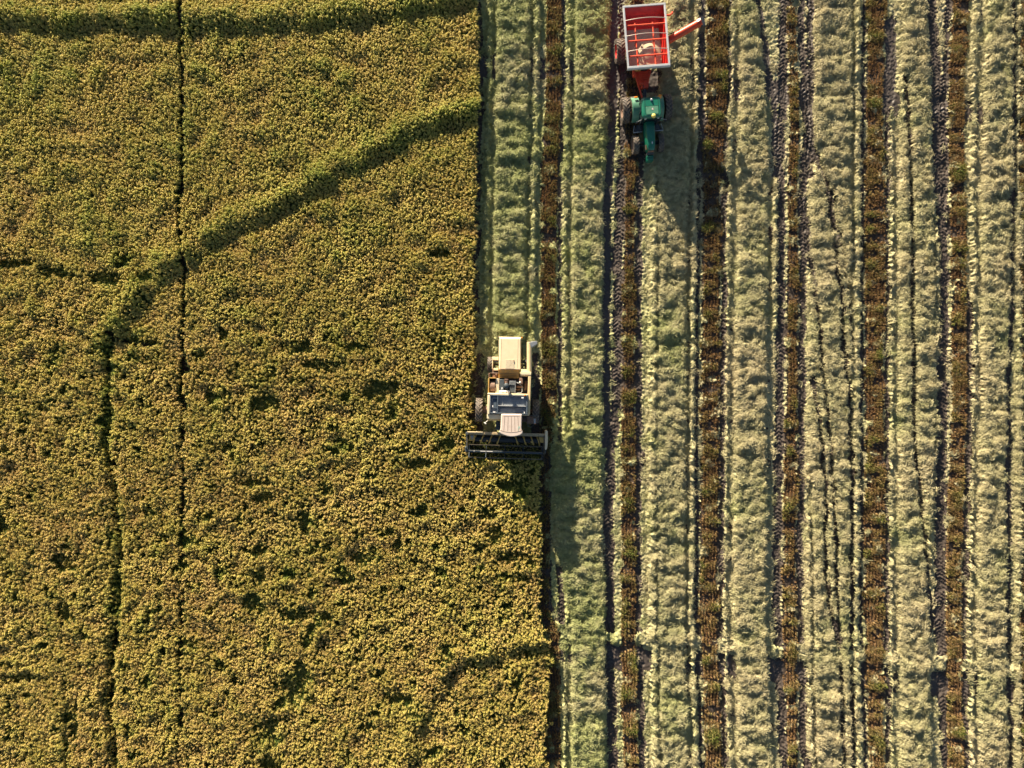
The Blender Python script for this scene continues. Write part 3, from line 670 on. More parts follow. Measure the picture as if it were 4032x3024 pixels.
M = {
    'cream': mat('cream_paint', (0.74, 0.60, 0.38), 0.5, col2=(0.80, 0.67, 0.45), nscale=3, bump=.15, bscale=3),
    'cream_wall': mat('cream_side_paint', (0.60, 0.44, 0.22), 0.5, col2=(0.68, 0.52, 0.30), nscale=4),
    'worn': mat('worn_light_paint', (0.62, 0.52, 0.36), 0.55, col2=(0.36, 0.28, 0.18), nscale=9, nlo=.5, nhi=.75),
    'ochre': mat('ochre_paint', (0.62, 0.33, 0.06), 0.55, col2=(0.42, 0.27, 0.10), nscale=6),
    'dusty': mat('dusty_slats', (0.24, 0.18, 0.12), 0.8, col2=(0.13, 0.10, 0.07), nscale=14),
    'roofw': mat('cab_roof_white', (0.60, 0.49, 0.42), 0.5, col2=(0.68, 0.57, 0.50), nscale=3),
    'groove': mat('roof_groove', (0.30, 0.22, 0.17), 0.7),
    'teal': mat('peeled_teal_paint', (0.20, 0.62, 0.52), 0.6, col2=(0.55, 0.50, 0.42), nscale=14),
    'tank': mat('tank_steel', (0.14, 0.165, 0.20), 0.55, 0.1, col2=(0.27, 0.29, 0.31), nscale=5, bump=.2, bscale=6),
    'tankd': mat('tank_frame', (0.06, 0.085, 0.12), 0.5, 0.1, col2=(0.10, 0.13, 0.16), nscale=7),
    'tankl': mat('tank_light_edge', (0.30, 0.32, 0.34), 0.45, 0.2, col2=(0.42, 0.42, 0.42), nscale=9),
    'dark': mat('dark_metal', (0.020, 0.022, 0.026), 0.5, 0.2, col2=(0.05, 0.045, 0.04), nscale=10),
    'engine': mat('engine_blue_grey', (0.05, 0.07, 0.09), 0.5, 0.2, col2=(0.10, 0.11, 0.11), nscale=12),
    'rust': mat('rusty_brown', (0.16, 0.08, 0.05), 0.7, col2=(0.26, 0.17, 0.12), nscale=12),
    'steel': mat('bright_steel', (0.55, 0.55, 0.57), 0.35, 0.6),
    'white': mat('white_enamel', (0.80, 0.78, 0.76), 0.35),
    'rubber': mat('tyre_rubber', (0.040, 0.036, 0.034), 0.7, col2=(0.17, 0.135, 0.105), nscale=7, nlo=.42, nhi=.68, bump=.2),
    'lug': mat('dusty_lit_tread', (0.10, 0.082, 0.068), 0.7, col2=(0.24, 0.19, 0.15), nscale=5, nlo=.4, nhi=.65),  # dusty lugs, colour also raised to paint in their sunlit look
    'rimy': mat('ochre_rim', (0.50, 0.33, 0.10), 0.55, col2=(0.3, 0.2, 0.1), nscale=10),
    'amber': mat('amber_lens', (0.85, 0.28, 0.03), 0.25),
    'glass': mat('cab_glass', (0.02, 0.03, 0.035), 0.08, spec=0.8),
    'reel': mat('reel_blue', (0.015, 0.035, 0.06), 0.4, 0.1, col2=(0.03, 0.05, 0.07), nscale=8),
    'bat': mat('reel_bat', (0.20, 0.16, 0.11), 0.6, col2=(0.07, 0.06, 0.05), nscale=8),
    'flight': mat('auger_yellow', (0.80, 0.50, 0.10), 0.5, col2=(0.55, 0.36, 0.12), nscale=12),
    'beam': mat('header_beam_cream', (0.50, 0.38, 0.22), 0.6, col2=(0.30, 0.22, 0.12), nscale=7, nlo=.4, nhi=.7),
    'green': mat('tractor_green', (0.008, 0.125, 0.075), 0.32, col2=(0.012, 0.16, 0.10), nscale=4, coat=.4),
    'greend': mat('tractor_green_dust_sheen', (0.05, 0.20, 0.13), 0.45, col2=(0.13, 0.27, 0.18), nscale=1.5),  # dust on the fenders; on the roof its paleness paints a reflection
    'seam': mat('roof_seam', (0.004, 0.045, 0.03), 0.6),
    'black': mat('black_plastic', (0.018, 0.022, 0.028), 0.5, col2=(0.045, 0.055, 0.07), nscale=8),
    'yellow': mat('receiver_yellow', (0.80, 0.62, 0.16), 0.35),
    'red': mat('cart_red', (0.50, 0.012, 0.010), 0.42, col2=(0.58, 0.03, 0.02), nscale=3),
    'redf': mat('cart_red_frame', (0.74, 0.11, 0.04), 0.45, col2=(0.62, 0.07, 0.035), nscale=6),
    'orange': mat('auger_orange_red', (0.72, 0.085, 0.025), 0.38, col2=(0.60, 0.05, 0.02), nscale=5),
    'rim': mat('cart_rim_grey', (0.40, 0.43, 0.47), 0.5, 0.1, col2=(0.52, 0.52, 0.52), nscale=5),
    'pipe': mat('bow_pipe', (0.48, 0.42, 0.36), 0.45, 0.2),
    'grain': mat('grain', (0.50, 0.42, 0.29), 0.9, col2=(0.62, 0.51, 0.35), nscale=60, bump=.6, bscale=120),
}

class Frame:
    """reads positions off the survey photo: zoom coordinates at a stated height -> local metres of a machine"""
    def __init__(s, ox, oy, scale, root): s.ox, s.oy, s.sc, s.root = ox, oy, scale, root
    def p(s, x, y, z):
        u = s.ox + x / s.sc; v = s.oy + y / s.sc; k = (CAM_H - z) / CAM_H / PXM
        dx = (u - 2016) * k - s.root.location.x; dy = (1512 - v) * k - s.root.location.y; t = s.root.rotation_euler.z
        return (math.cos(t) * dx + math.sin(t) * dy, -math.sin(t) * dx + math.cos(t) * dy)
    def box(s, mb, x0, y0, x1, y1, z0, z1):
        cx, cy = s.p((x0 + x1) / 2, (y0 + y1) / 2, z1); k = (CAM_H - z1) / CAM_H / PXM / s.sc
        hx, hy = abs(x1 - x0) * k / 2, abs(y1 - y0) * k / 2
        mb.box(cx - hx, cy - hy, z0, cx + hx, cy + hy, z1)
    def pt(s, x, y, z): a = s.p(x, y, z); return (a[0], a[1], z)

def empty(name, x, y, rz):
    o = link(bpy.data.objects.new(name, None)); o.location = (x, y, 0); o.rotation_euler = (0, 0, math.radians(rz)); o.empty_display_size = .5
    return o

def wheel(root, x, y, R, W, rim_mat, lugs=18, side=1, phase=0.0, rimr=0.55):
    wb = MB(); r = R * rimr
    wb.lathe_x((x, y, R), [(-W * .46, 0.01), (-W * .2, r * .3), (-W * .22, r * .75), (-W * .46, r * .98), (-W * .46, r), (W * .46, r), (W * .46, r * .98), (W * .22, r * .75), (W * .2, r * .3), (W * .46, 0.01)], 28)
    wo = wb.build('wheel', rim_mat, root, smooth=True)
    tb = MB(); lb = MB()
    tb.lathe_x((x, y, R), [(-W * .44, r * .97), (-W * .5, r * 1.15), (-W * .5, R * .86), (-W * .44, R * .935), (-W * .25, R * .945), (0, R * .95), (W * .25, R * .945), (W * .44, R * .92), (W * .5, R * .86), (W * .5, r * 1.15), (W * .44, r * .97)], 48)
    for k in range(lugs):
        for sgn in (-1, 1):
            a0 = (k + (0.5 if sgn > 0 else 0)) * 2 * math.pi / lugs + phase; sk = 0.62 * 2 * math.pi / lugs * 1.6; th = 0.20 * 2 * math.pi / lugs
            def q(xx, a, rr): return (x + xx, y + rr * math.cos(a), R + rr * math.sin(a))
            x0, x1, xm = -.03 * W * sgn, sgn * W * .52, sgn * W * .3
            for (xa, aa, xb, ab) in ((x0, a0, xm, a0 - sk * .55), (xm, a0 - sk * .55, x1, a0 - sk)):
                lo = [q(xa, aa - th, R * .92), q(xb, ab - th, R * .87), q(xb, ab + th, R * .87), q(xa, aa + th, R * .92)]
                hi = [q(xa, aa - th * .8, R), q(xb, ab - th * .8, R * .985), q(xb, ab + th * .8, R * .985), q(xa, aa + th * .8, R)]
                lb.hexa(lo, hi)
    tb.build('tyre', M['rubber'], wo); lb.build('tread', M['lug'], wo)
    return wo

# ============ combine harvester
cb = empty('combine_harvester', -0.196, -0.857, -1.6)
tag(cb, 'cream combine harvester cutting the edge of the standing rice', 'combine harvester')
F = Frame(1780, 1280, 1304 / 440.0, cb); pt = F.pt
# lower body: threshing housing, axles
m = MB(); F.box(m, 455, 560, 880, 1085, .75, 1.95); F.box(m, 570, 200, 780, 600, .95, 1.9); F.box(m, 480, 960, 900, 1010, .7, .9)
F.box(m, 440, 405, 900, 440, .62, .82); m.build('chassis', M['dark'], cb, .02)
# side walls
m = MB(); F.box(m, 884, 545, 916, 1045, 1.25, 2.95); m.build('side_wall', M['cream_wall'], cb, .03)
m = MB(); F.box(m, 420, 618, 433, 800, 1.3, 2.75); F.box(m, 433, 612, 515, 622, 1.6, 2.74); m.build('side_wall', M['ochre'], cb, .01)
# rear hood with sloped edges
hp = [F.p(545, 517, 2.7), F.p(545, 133, 2.7), F.p(806, 138, 2.7), F.p(806, 517, 2.7)]
a, b_, c_, e_ = hp
m = MB(); z0, z1, z2 = .95, 2.44, 2.72
lo = [(a[0], a[1]), (e_[0], e_[1]), (c_[0], c_[1] - .0), (b_[0], b_[1])]
up = [(a[0] + .10, a[1]), (e_[0] - .05, e_[1]), (c_[0] - .05, c_[1] - .14), (b_[0] + .10, b_[1] - .14)]
m.hexa([(x, y, z0) for x, y in lo], [(x, y, z1) for x, y in lo])
m.hexa([(x, y, z1 + .001) for x, y in lo], [(x, y, z2) for x, y in up])
hood = m.build('rear_hood', M['cream'], cb, .015)
m = MB(); F.box(m, 624, 404, 724, 509, z2 - .02, z2 + .015); m.build('access_hatch', M['worn'], hood, .006)
m = MB(); F.box(m, 718, 408, 724, 432, z2 + .01, z2 + .05); m.build('latch', M['rust'], hood)
m = MB()
for xx in (572, 768): F.box(m, xx - 1, 150, xx + 1, 500, z2 - .01, z2 + .006)
F.box(m, 548, 512, 800, 517, z2 - .02, z2 + .012); m.each('seam', M['rust'], hood)
m = MB(); m.ball(pt(815, 148, 2.55), .05, .05, .07); m.build('tail_light', M['amber'], hood, smooth=True)
m = MB(); m.ball(pt(541, 135, 2.55), .04, .04, .07); m.build('tail_light', M['rust'], hood, smooth=True)
# rear left bumper box and frame
m = MB(); F.box(m, 469, 370, 540, 409, 1.2, 2.05); F.box(m, 467, 409, 476, 515, 1.6, 1.95); F.box(m, 476, 502, 540, 530, 1.5, 1.9)
m.build('rear_frame', M['cream'], cb, .02)
m = MB(); F.box(m, 470, 505, 540, 560, 1.1, 1.48); F.box(m, 425, 560, 440, 615, 1.0, 2.1); F.box(m, 441, 558, 540, 563, 1.4, 2.1)
for k in range(4): F.box(m, 425, 566 + 12 * k, 441, 569 + 12 * k, 1.8, 2.15)
m.cyl(pt(490, 600, 2.0), pt(490, 600, 2.12), .09); m.cyl(pt(515, 575, 2.0), pt(515, 575, 2.2), .06); F.box(m, 470, 565, 535, 612, 1.5, 1.98)
m.build('belt_drive', M['rust'], cb, .008)
# sloping vent panel behind the engine
m = MB(); a = F.p(541, 518, 2.5); c_ = F.p(786, 622, 2.2)
m.hexa([(a[0], c_[1], 1.5), (c_[0], c_[1], 1.5), (c_[0], a[1], 1.5), (a[0], a[1], 1.5)], [(a[0], c_[1], 2.22), (c_[0], c_[1], 2.22), (c_[0], a[1], 2.6), (a[0], a[1], 2.6)])
vp = m.build('vent_panel', M['ochre'], cb, .015)
m = MB()
for yy in (568, 586, 604):
    t = (yy - 518) / 104.0; z = 2.6 - .38 * t
    x0, y0 = F.p(555, yy - 5, z); x1, y1 = F.p(752, yy + 5, z)
    m.hexa([(x0, y1, z - .08), (x1, y1, z - .08), (x1, y0, z - .04), (x0, y0, z - .04)], [(x0, y1, z + .01), (x1, y1, z + .01), (x1, y0, z + .05), (x0, y0, z + .05)])
m.each('vent_slats', M['dusty'], vp, bevel=.006)
# engine bay
m = MB(); F.box(m, 433, 622, 884, 806, 1.3, 1.6); eb = m.build('engine_deck', M['dark'], cb)
m = MB(); cA = pt(445, 714, 2.35); cB = pt(503, 714, 2.35); m.cyl(cA, cB, .38, seg=32); m.cyl(pt(438, 714, 2.35), cA, .22, seg=24)
m.build('radiator_screen', M['rust'], cb, .02)
m = MB(); F.box(m, 508, 622, 551, 802, 1.6, 2.62); m.build('radiator_housing', M['worn'], cb, .02)
m = MB(); F.box(m, 556, 634, 606, 782, 1.6, 2.66); en = m.build('engine_cover', M['engine'], cb, .02)
m = MB(); F.box(m, 577, 725, 588, 750, 2.655, 2.668); m.build('warning_label', M['white'], en)
m = MB(); m.cyl(pt(634, 632, 2.55), pt(634, 690, 2.55), .135); F.box(m, 612, 628, 656, 640, 2.3, 2.7); m.build('air_filter', M['rust'], cb, .01, True)
m = MB(); m.cyl(pt(634, 706, 1.7), pt(634, 706, 3.25), .10, seg=20); m.cyl(pt(634, 706, 3.25), pt(634, 706, 3.42), .10, .17, 24); m.cyl(pt(634, 706, 3.42), pt(634, 706, 3.74), .17, .165, 24); m.cyl(pt(634, 706, 3.74), pt(634, 706, 3.80), .165, .06, 24)
m.build('intake_stack', M['engine'], cb, .008)
m = MB(); F.box(m, 668, 655, 740, 795, 1.6, 2.5); F.box(m, 678, 700, 732, 788, 2.5, 2.62); m.cyl(pt(690, 640, 2.1), pt(690, 800, 2.1), .14)
F.box(m, 610, 720, 660, 765, 1.6, 2.25)
eb2 = m.build('engine_block', M['engine'], cb, .02)
m = MB()
for k in range(4): F.box(m, 673, 650 + 13 * k, 736, 654 + 13 * k, 2.66, 2.69)
F.box(m, 670, 648, 675, 698, 2.64, 2.70); F.box(m, 734, 648, 740, 790, 2.6, 2.68); m.build('grille', M['tankl'], eb2)
m = MB(); m.cyl(pt(560, 779, 2.75), pt(664, 779, 2.75), .095, seg=22); m.ball(pt(560, 779, 2.75), .07, .095, .095); m.ball(pt(664, 779, 2.75), .07, .095, .095)
ct = m.build('coolant_tank', M['white'], cb, 0, True)
m = MB()
for xx in (594, 634): m.cyl(pt(xx - 3, 779, 2.75), pt(xx + 3, 779, 2.75), .102, seg=22)
m.cyl(pt(615, 776, 2.80), pt(615, 776, 2.86), .025, seg=10); m.each('strap', M['dark'], ct)
m = MB(); m.tube([pt(745, 796, 2.6), pt(805, 790, 2.62), pt(817, 775, 2.62), pt(817, 715, 2.62), pt(800, 695, 2.6), pt(755, 672, 2.5)], .022)
m.tube([pt(660, 690, 2.5), pt(700, 678, 2.65), pt(750, 668, 2.6), pt(790, 672, 2.6)], .018); m.tube([pt(572, 790, 2.6), pt(575, 812, 2.8), pt(560, 818, 2.9)], .015)
m.tube([pt(540, 780, 2.4), pt(560, 800, 2.6), pt(590, 805, 2.7)], .013); m.each('hose', M['tankl'], cb, bevel=0, smooth=True)
m = MB(); m.cyl(pt(752, 717, 2.2), pt(832, 719, 2.2), .09); m.cyl(pt(745, 750, 2.0), pt(800, 752, 2.0), .07); m.each('exhaust_pipe', M['rust'], cb, bevel=.01, smooth=True)
m = MB(); F.box(m, 784, 616, 828, 690, 1.6, 2.72); F.box(m, 791, 620, 823, 684, 2.72, 2.74); F.box(m, 846, 650, 876, 760, 1.6, 2.2); m.build('battery_box', M['rust'], cb, .015)
m = MB(); m.cyl(pt(794, 668, 2.7), pt(794, 668, 2.86), .05); m.ball(pt(794, 668, 2.88), .062, .062, .05); m.build('breather_cap', M['white'], cb, 0, True)
# unloading auger folded along the side
m = MB(); m.cyl(pt(902, 198, 2.75), pt(902, 560, 2.75), .17, seg=24); ua = m.build('unloading_auger', M['cream_wall'], cb, .01, True)
P = lambda x, y, z: pt(x, y, z)
m = MB(); m.hexa([P(886, 196, 2.5), P(925, 270, 2.5), P(965, 248, 2.4), P(985, 205, 2.4)][::-1], [P(889, 200, 2.94), P(927, 262, 2.9), P(1000, 218, 2.75), P(992, 183, 2.8)][::-1])
m.build('auger_spout', M['tankl'], ua, .03)
m = MB(); a = F.p(800, 545, 2.98); c_ = F.p(922, 580, 2.98)
m.box(a[0], c_[1], 2.6, c_[0], a[1], 2.98); m.hexa([(a[0], c_[1] - .12, 2.55), (c_[0], c_[1] - .12, 2.55), (c_[0], c_[1] + .0, 2.55), (a[0], c_[1], 2.55)], [(a[0] + .2, c_[1] - .02, 2.9), (c_[0], c_[1] - .02, 2.9), (c_[0], c_[1], 2.9), (a[0] + .2, c_[1], 2.9)])
F.box(m, 806, 515, 885, 546, 2.3, 2.7); m.build('auger_elbow', M['cream'], cb, .03)
m = MB(); m.tube([pt(823, 260, 2.4), pt(821, 505, 2.4)], .022); m.tube([pt(816, 280, 2.2), pt(814, 400, 2.2)], .03); F.box(m, 806, 480, 832, 512, 1.9, 2.3); m.each('control_rod', M['dark'], cb, bevel=0, smooth=True)
m = MB(); m.ball(pt(867, 418, 1.6), .085, .10, .09); m.cyl(pt(867, 418, 1.2), pt(867, 418, 1.6), .03); m.build('rear_lamp', M['white'], cb, 0, True)
# grain tank
z = 3.02
m = MB()
F.box(m, 414, 798, 884, 818, 1.9, z); F.box(m, 412, 818, 440, 1040, 1.9, z + .002); F.box(m, 407, 1040, 575, 1097, 1.9, 2.9); F.box(m, 575, 1040, 900, 1052, 1.9, 2.96)
gt = m.build('grain_tank', M['cream'], cb, .03)
m = MB(); a = F.p(407, 1098, 2.9); c_ = F.p(572, 1119, 2.75); m.hexa([(a[0], c_[1], 1.95), (c_[0], c_[1], 1.95), (c_[0], a[1], 1.95), (a[0], a[1], 1.95)], [(a[0] + .04, c_[1], 2.72), (c_[0], c_[1], 2.72), (c_[0], a[1], 2.88), (a[0] + .02, a[1], 2.88)])
m.build('front_lip', M['cream_wall'], gt, .01)
m = MB(); F.box(m, 441, 819, 883, 1036, 1.95, 2.90); m.build('tank_floor', M['tank'], gt)
m = MB()
for bx in ((441, 818, 882, 827), (441, 1026, 882, 1037), (440, 827, 449, 1026), (866, 827, 882, 1026), (526, 827, 538, 1026)): F.box(m, *bx, 2.6, 3.06)
F.box(m, 538, 955, 866, 964, 2.6, 3.03); F.box(m, 466, 862, 522, 866, 2.9, 2.98); F.box(m, 466, 866, 472, 960, 2.9, 2.98); F.box(m, 472, 866, 520, 958, 2.9, 2.93); F.box(m, 449, 962, 526, 972, 2.9, 2.97)
m.build('tank_frame', M['tankd'], gt, .008)
m = MB(); F.box(m, 538, 940, 862, 949, 2.6, 3.07); F.box(m, 470, 848, 522, 856, 2.9, 3.0); F.box(m, 449, 820, 880, 823, 3.0, 3.08); F.box(m, 464, 860, 468, 962, 2.9, 2.99); F.box(m, 444, 830, 447, 1020, 3.0, 3.075); F.box(m, 874, 870, 877, 950, 3.0, 3.075)
F.box(m, 545, 830, 628, 834, 2.9, 2.95)
for k in range(5): F.box(m, 705, 836 + 11 * k, 795, 839 + 11 * k, 2.9, 2.925)
F.box(m, 590, 836, 595, 935, 2.9, 2.93); m.build('tank_rail', M['tankl'], gt, .003)
m = MB(); F.box(m, 560, 970, 740, 1018, 2.9, 2.94); F.box(m, 800, 985, 850, 1018, 2.9, 2.94); m.each('tank_cover', M['tank'], gt, bevel=.01)
for bx in ((808, 841, 836, 855), (478, 1008, 505, 1022), (838, 1012, 849, 1032), (470, 935, 480, 958)):
    m = MB(); F.box(m, *bx, 3.04, 3.09); m.build('warning_label', M['white'], gt)
m = MB(); m.cyl(pt(853, 818, 3.05), pt(853, 818, 3.12), .05); m.ball(pt(853, 818, 3.16), .065, .065, .08); m.build('beacon', M['amber'], cb, 0, True)
# cab with ribbed roof
def arc_poly(z):
    L = [(574, 1042), (582, 1038), (808, 1038), (815, 1045), (813, 1150), (811, 1200), (815, 1222), (827, 1245), (824, 1263), (800, 1283), (760, 1296), (720, 1302), (680, 1303), (640, 1296), (600, 1282), (560, 1264), (548, 1246), (558, 1228), (565, 1205), (568, 1130)]
    return [F.p(x, y, z) for x, y in L]
m = MB(); pl = arc_poly(3.5); m.prism(pl, 3.28, 3.44); m.prism(pl, 3.441, 3.5, .05); cabr = m.build('cab_roof', M['roofw'], cb, .02)
m = MB()
for x0, x1 in ((614, 603), (654, 648), (692, 692), (729, 733), (767, 776)):
    m.bar(pt(x0, 1066, 3.503), pt(x1, 1228 + 14 * (1 - abs(x1 - 692) / 90), 3.503), .022, .014)
ap = [pt(x, y, 3.503) for x, y in ((556, 1222), (590, 1236), (640, 1248), (692, 1252), (745, 1248), (790, 1238), (822, 1226))]
for p, q in zip(ap[:-1], ap[1:]): m.bar(p, q, .020, .014)
m.bar(pt(600, 1060, 3.503), pt(790, 1060, 3.503), .016, .012)
m.each('roof_rib', M['groove'], cabr)
m = MB(); m.prism([F.p(x, y, 3.5) for x, y in ((770, 1180), (784, 1176), (790, 1184), (786, 1200), (778, 1212), (776, 1232), (768, 1240), (770, 1210))], 3.49, 3.509); m.build('peeled_patch', M['teal'], cabr)
m = MB(); F.box(m, 585, 1050, 800, 1240, 1.5, 3.275); m.build('cab_window', M['glass'], cb, .03)
m = MB(); F.box(m, 578, 1045, 808, 1250, 1.3, 1.55)
for xx, yy in ((580, 1050), (800, 1050), (580, 1232), (800, 1232)): F.box(m, xx, yy, xx + 10, yy + 10, 1.5, 3.28)
m.build('cab_body', M['cream_wall'], cb, .02)
# feeder house, right platform, railing, steps
m = MB(); a = F.p(560, 1120, 1.6); c_ = F.p(800, 1270, .9); m.hexa([(a[0], c_[1], .35), (c_[0], c_[1], .35), (c_[0], a[1], .8), (a[0], a[1], .8)], [(a[0], c_[1], .85), (c_[0], c_[1], .85), (c_[0], a[1], 1.5), (a[0], a[1], 1.5)])
m.build('feeder_house', M['ochre'], cb, .02)
m = MB(); F.box(m, 815, 1060, 995, 1130, 1.3, 1.42); F.box(m, 870, 1070, 950, 1150, 1.42, 1.55); m.each('platform', M['rust'], cb, bevel=.02)
m = MB(); m.tube([pt(905, 1055, 2.2), pt(998, 1055, 2.2), pt(1000, 1120, 2.2), pt(985, 1150, 2.1)], .02); m.tube([pt(998, 1055, 1.4), pt(998, 1055, 2.2)], .02); m.tube([pt(1000, 1120, 1.4), pt(1000, 1120, 2.2)], .02)
m.tube([pt(880, 1130, 1.3), pt(890, 1180, 1.1), pt(930, 1190, .9), pt(960, 1160, .8)], .018); m.each('handrail', M['engine'], cb, bevel=0, smooth=True)
m = MB()
for k in range(4): m.box(*F.p(925, 1135 + 14 * k, .9)[:2], .4 + .2 * (3 - k), F.p(985, 1135 + 14 * k, .9)[0], F.p(925, 1135 + 14 * k, .9)[1] + .12, .43 + .2 * (3 - k))
m.build('ladder', M['dark'], cb)
m = MB(); F.box(m, 512, 1122, 562, 1225, .5, 1.3); F.box(m, 520, 1130, 556, 1150, 1.3, 1.34); F.box(m, 520, 1160, 556, 1180, 1.3, 1.34); F.box(m, 520, 1190, 556, 1215, 1.3, 1.34); m.build('cab_step', M['engine'], cb, .01)
m = MB(); m.tube([pt(418, 1112, 2.4), pt(385, 1140, 2.6)], .018); m.bar(pt(372, 1135, 2.62), pt(398, 1154, 2.62), .05, .2); m.each('mirror', M['white'], cb, bevel=.006)
m = MB(); m.tube([pt(950, 1095, 2.2), pt(978, 1095, 2.2)], .02); m.bar(pt(963, 1096, 2.3), pt(965, 1150, 2.3), .12, .22); m.each('mirror', M['tankl'], cb, bevel=.01)
m = MB(); m.ball(pt(968, 1150, 2.1), .06, .04, .06); m.build('indicator_lamp', M['amber'], cb, 0, True)
# wheels
xl, yl = F.p(318, 988, .85); wheel(cb, xl, yl, .82, .46, M['rimy'], 17, phase=.2)
xr, _ = F.p(985, 988, .85); wheel(cb, xr - .06, yl, .82, .46, M['rimy'], 17, phase=.2)
xl2, yl2 = F.p(444, 458, .55); wheel(cb, xl2, yl2, .53, .34, M['rimy'], 15, phase=.1)
xr2, _ = F.p(880, 455, .55); wheel(cb, xr2, yl2, .53, .34, M['rimy'], 15, phase=.1)
m = MB(); m.cyl((xl + .25, yl, .82), (xl + .55, yl, .82), .24); m.cyl((xl, yl, .82), (xr, yl, .82), .12); m.cyl((xl2, yl2, .53), (xr2, yl2, .53), .07)
m.each('axle', M['rust'], cb, smooth=True)
# header, slightly skewed to the body
def hz(x, dy, z): return pt(x, dy + (x - 175) * 0.030, z)
m = MB()
m.bar(hz(178, 1253, 1.05), hz(1090, 1253, 1.05), .16, .18); m.bar(hz(180, 1268, .85), hz(1085, 1268, .85), .06, .5)
hd = m.build('header', M['beam'], cb, .01)
m = MB(); m.bar(hz(190, 1247, 1.16), hz(360, 1243, 1.16), .045, .04); m.tube([hz(285, 1250, 1.1), hz(287, 1240, 1.3)], .03); m.build('beam_cap', M['cream'], hd)
m = MB()
for x0, x1 in ((190, 1070),):
    a = hz(x0, 1275, .3); c_ = hz(x1, 1275, .3); f1 = hz(x1, 1385, .12); f0 = hz(x0, 1385, .12)
    m.hexa([(f0[0], f0[1], .05), (f1[0], f1[1], .05), (c_[0], c_[1], .16), (a[0], a[1], .16)], [(f0[0], f0[1], .09), (f1[0], f1[1], .09), (c_[0], c_[1], .24), (a[0], a[1], .24)])
m.build('cutter_table', M['dark'], hd)
m = MB(); m.cyl(hz(192, 1322, .62), hz(1072, 1322, .62), .20, seg=24); m.build('header_auger', M['black'], hd, .01, True)
m = MB()
for xx, sg in ((262, 1), (350, 1), (448, 1), (545, 1), (752, -1), (845, -1), (935, -1), (1005, -1)):
    rows = []
    for k in range(-8, 9):
        t = k / 8.0; an = t * 1.35; c0 = Vector(hz(xx - sg * t * 20, 1322, .62)); rd = Vector((0, -math.sin(an), math.cos(an)))
        rows.append([c0 + rd * .20 + Vector((-.035, 0, 0)), c0 + rd * .20 + Vector((.035, 0, 0)), c0 + rd * .35 + Vector((.035, 0, 0)), c0 + rd * .35 + Vector((-.035, 0, 0))])
    m.strip(rows)
for xx in (352, 430, 950): m.bar(hz(xx - 32, 1340, .93), hz(xx - 8, 1346, .93), .10, .03)
m.each('flighting', M['flight'], hd)
m = MB()
a, b_ = 196, 262
m.hexa([hz(196, 1350, .5), hz(250, 1350, .5), hz(272, 1280, .5), hz(196, 1280, .5)], [hz(196, 1345, .96), hz(245, 1348, .96), hz(268, 1282, .96), hz(196, 1282, .96)])
m.hexa([hz(1012, 1280, .5), hz(1072, 1280, .5), hz(1072, 1350, .5), hz(1030, 1350, .5)][::-1], [hz(1010, 1282, .96), hz(1072, 1282, .96), hz(1072, 1347, .96), hz(1028, 1345, .96)][::-1])
m.each('end_plate', M['flight'], hd, bevel=.01)
m = MB(); F.box(m, 216, 1288, 250, 1312, .95, .99); F.box(m, 225, 1318, 245, 1332, .95, 1.0); m.build('gear_cover', M['tankl'], hd, .006)
m = MB()
for x, w_ in ((178, .10), (1072, .08)): m.bar(hz(x, 1250, .72), hz(x, 1470, .62), w_, .85)
m.bar(hz(182, 1470, .35), hz(184, 1580, .2), .06, .22); m.bar(hz(1070, 1470, .35), hz(1072, 1575, .2), .04, .22)
m.each('side_panel', M['bat'], hd, bevel=.01)
m = MB(); L = [(1086, 1208), (1108, 1206), (1116, 1214), (1117, 1340), (1112, 1400), (1104, 1422), (1090, 1432), (1084, 1425)]
m.prism([F.p(x, y + 26, 1.25) for x, y in L][::-1], .35, 1.25); m.build('drive_shield', M['cream'], hd, .02)
m = MB(); F.box(m, 150, 1418, 186, 1475, .7, 1.15); m.cyl(hz(160, 1430, 1.15), hz(160, 1430, 1.25), .06); m.build('reel_drive', M['engine'], hd, .02)
m = MB(); F.box(m, 158, 1250, 186, 1278, .9, 1.3); m.cyl(hz(170, 1270, 1.2), hz(170, 1420, 1.15), .028); m.cyl(hz(1090, 1270, 1.1), hz(1090, 1470, 1.1), .03); m.each('lift_cylinder', M['engine'], hd, bevel=.01)
m = MB(); m.cyl(hz(192, 1468, 1.15), hz(1058, 1468, 1.15), .085, seg=20); reel = m.build('reel', M['reel'], hd, 0, True)
m = MB()
Rr = .50
import itertools
for k in range(6):
    an = k * math.pi / 3 + .35; dy, dz = Rr * math.cos(an), Rr * math.sin(an)
    p = Vector(hz(196, 1468, 1.15)) + Vector((0, dy, dz * .92)); q = Vector(hz(1055, 1468, 1.15)) + Vector((0, dy, dz * .92))
    m.bar(p, q, .026, .02)
    for i in range(46):
        s_ = p.lerp(q, (i + .5) / 46); m.bar(s_ + Vector((0, -.006, .0)), s_ + Vector((0, -.03, -.16)), .010, .010)
m.build('reel_bat', M['bat'], hd, 0)
m = MB()
for xx in (200, 396, 614, 830, 1050):
    c0 = Vector(hz(xx, 1468, 1.15))
    for k in range(6):
        an = k * math.pi / 3 + .35; m.bar(c0, c0 + Vector((0, Rr * math.cos(an), Rr * math.sin(an) * .92)), .03, .03)
m.each('reel_arm', M['reel'], hd)
m = MB(); 
for x0, x1 in ((330, 395), (403, 475), (252, 265)): m.bar(Vector(hz(x0, 1466, 1.15)) + Vector((0, .015, .085)), Vector(hz(x1, 1466, 1.15)) + Vector((0, .015, .085)), .055, .006)
m.each('reel_sticker', M['white'], hd)

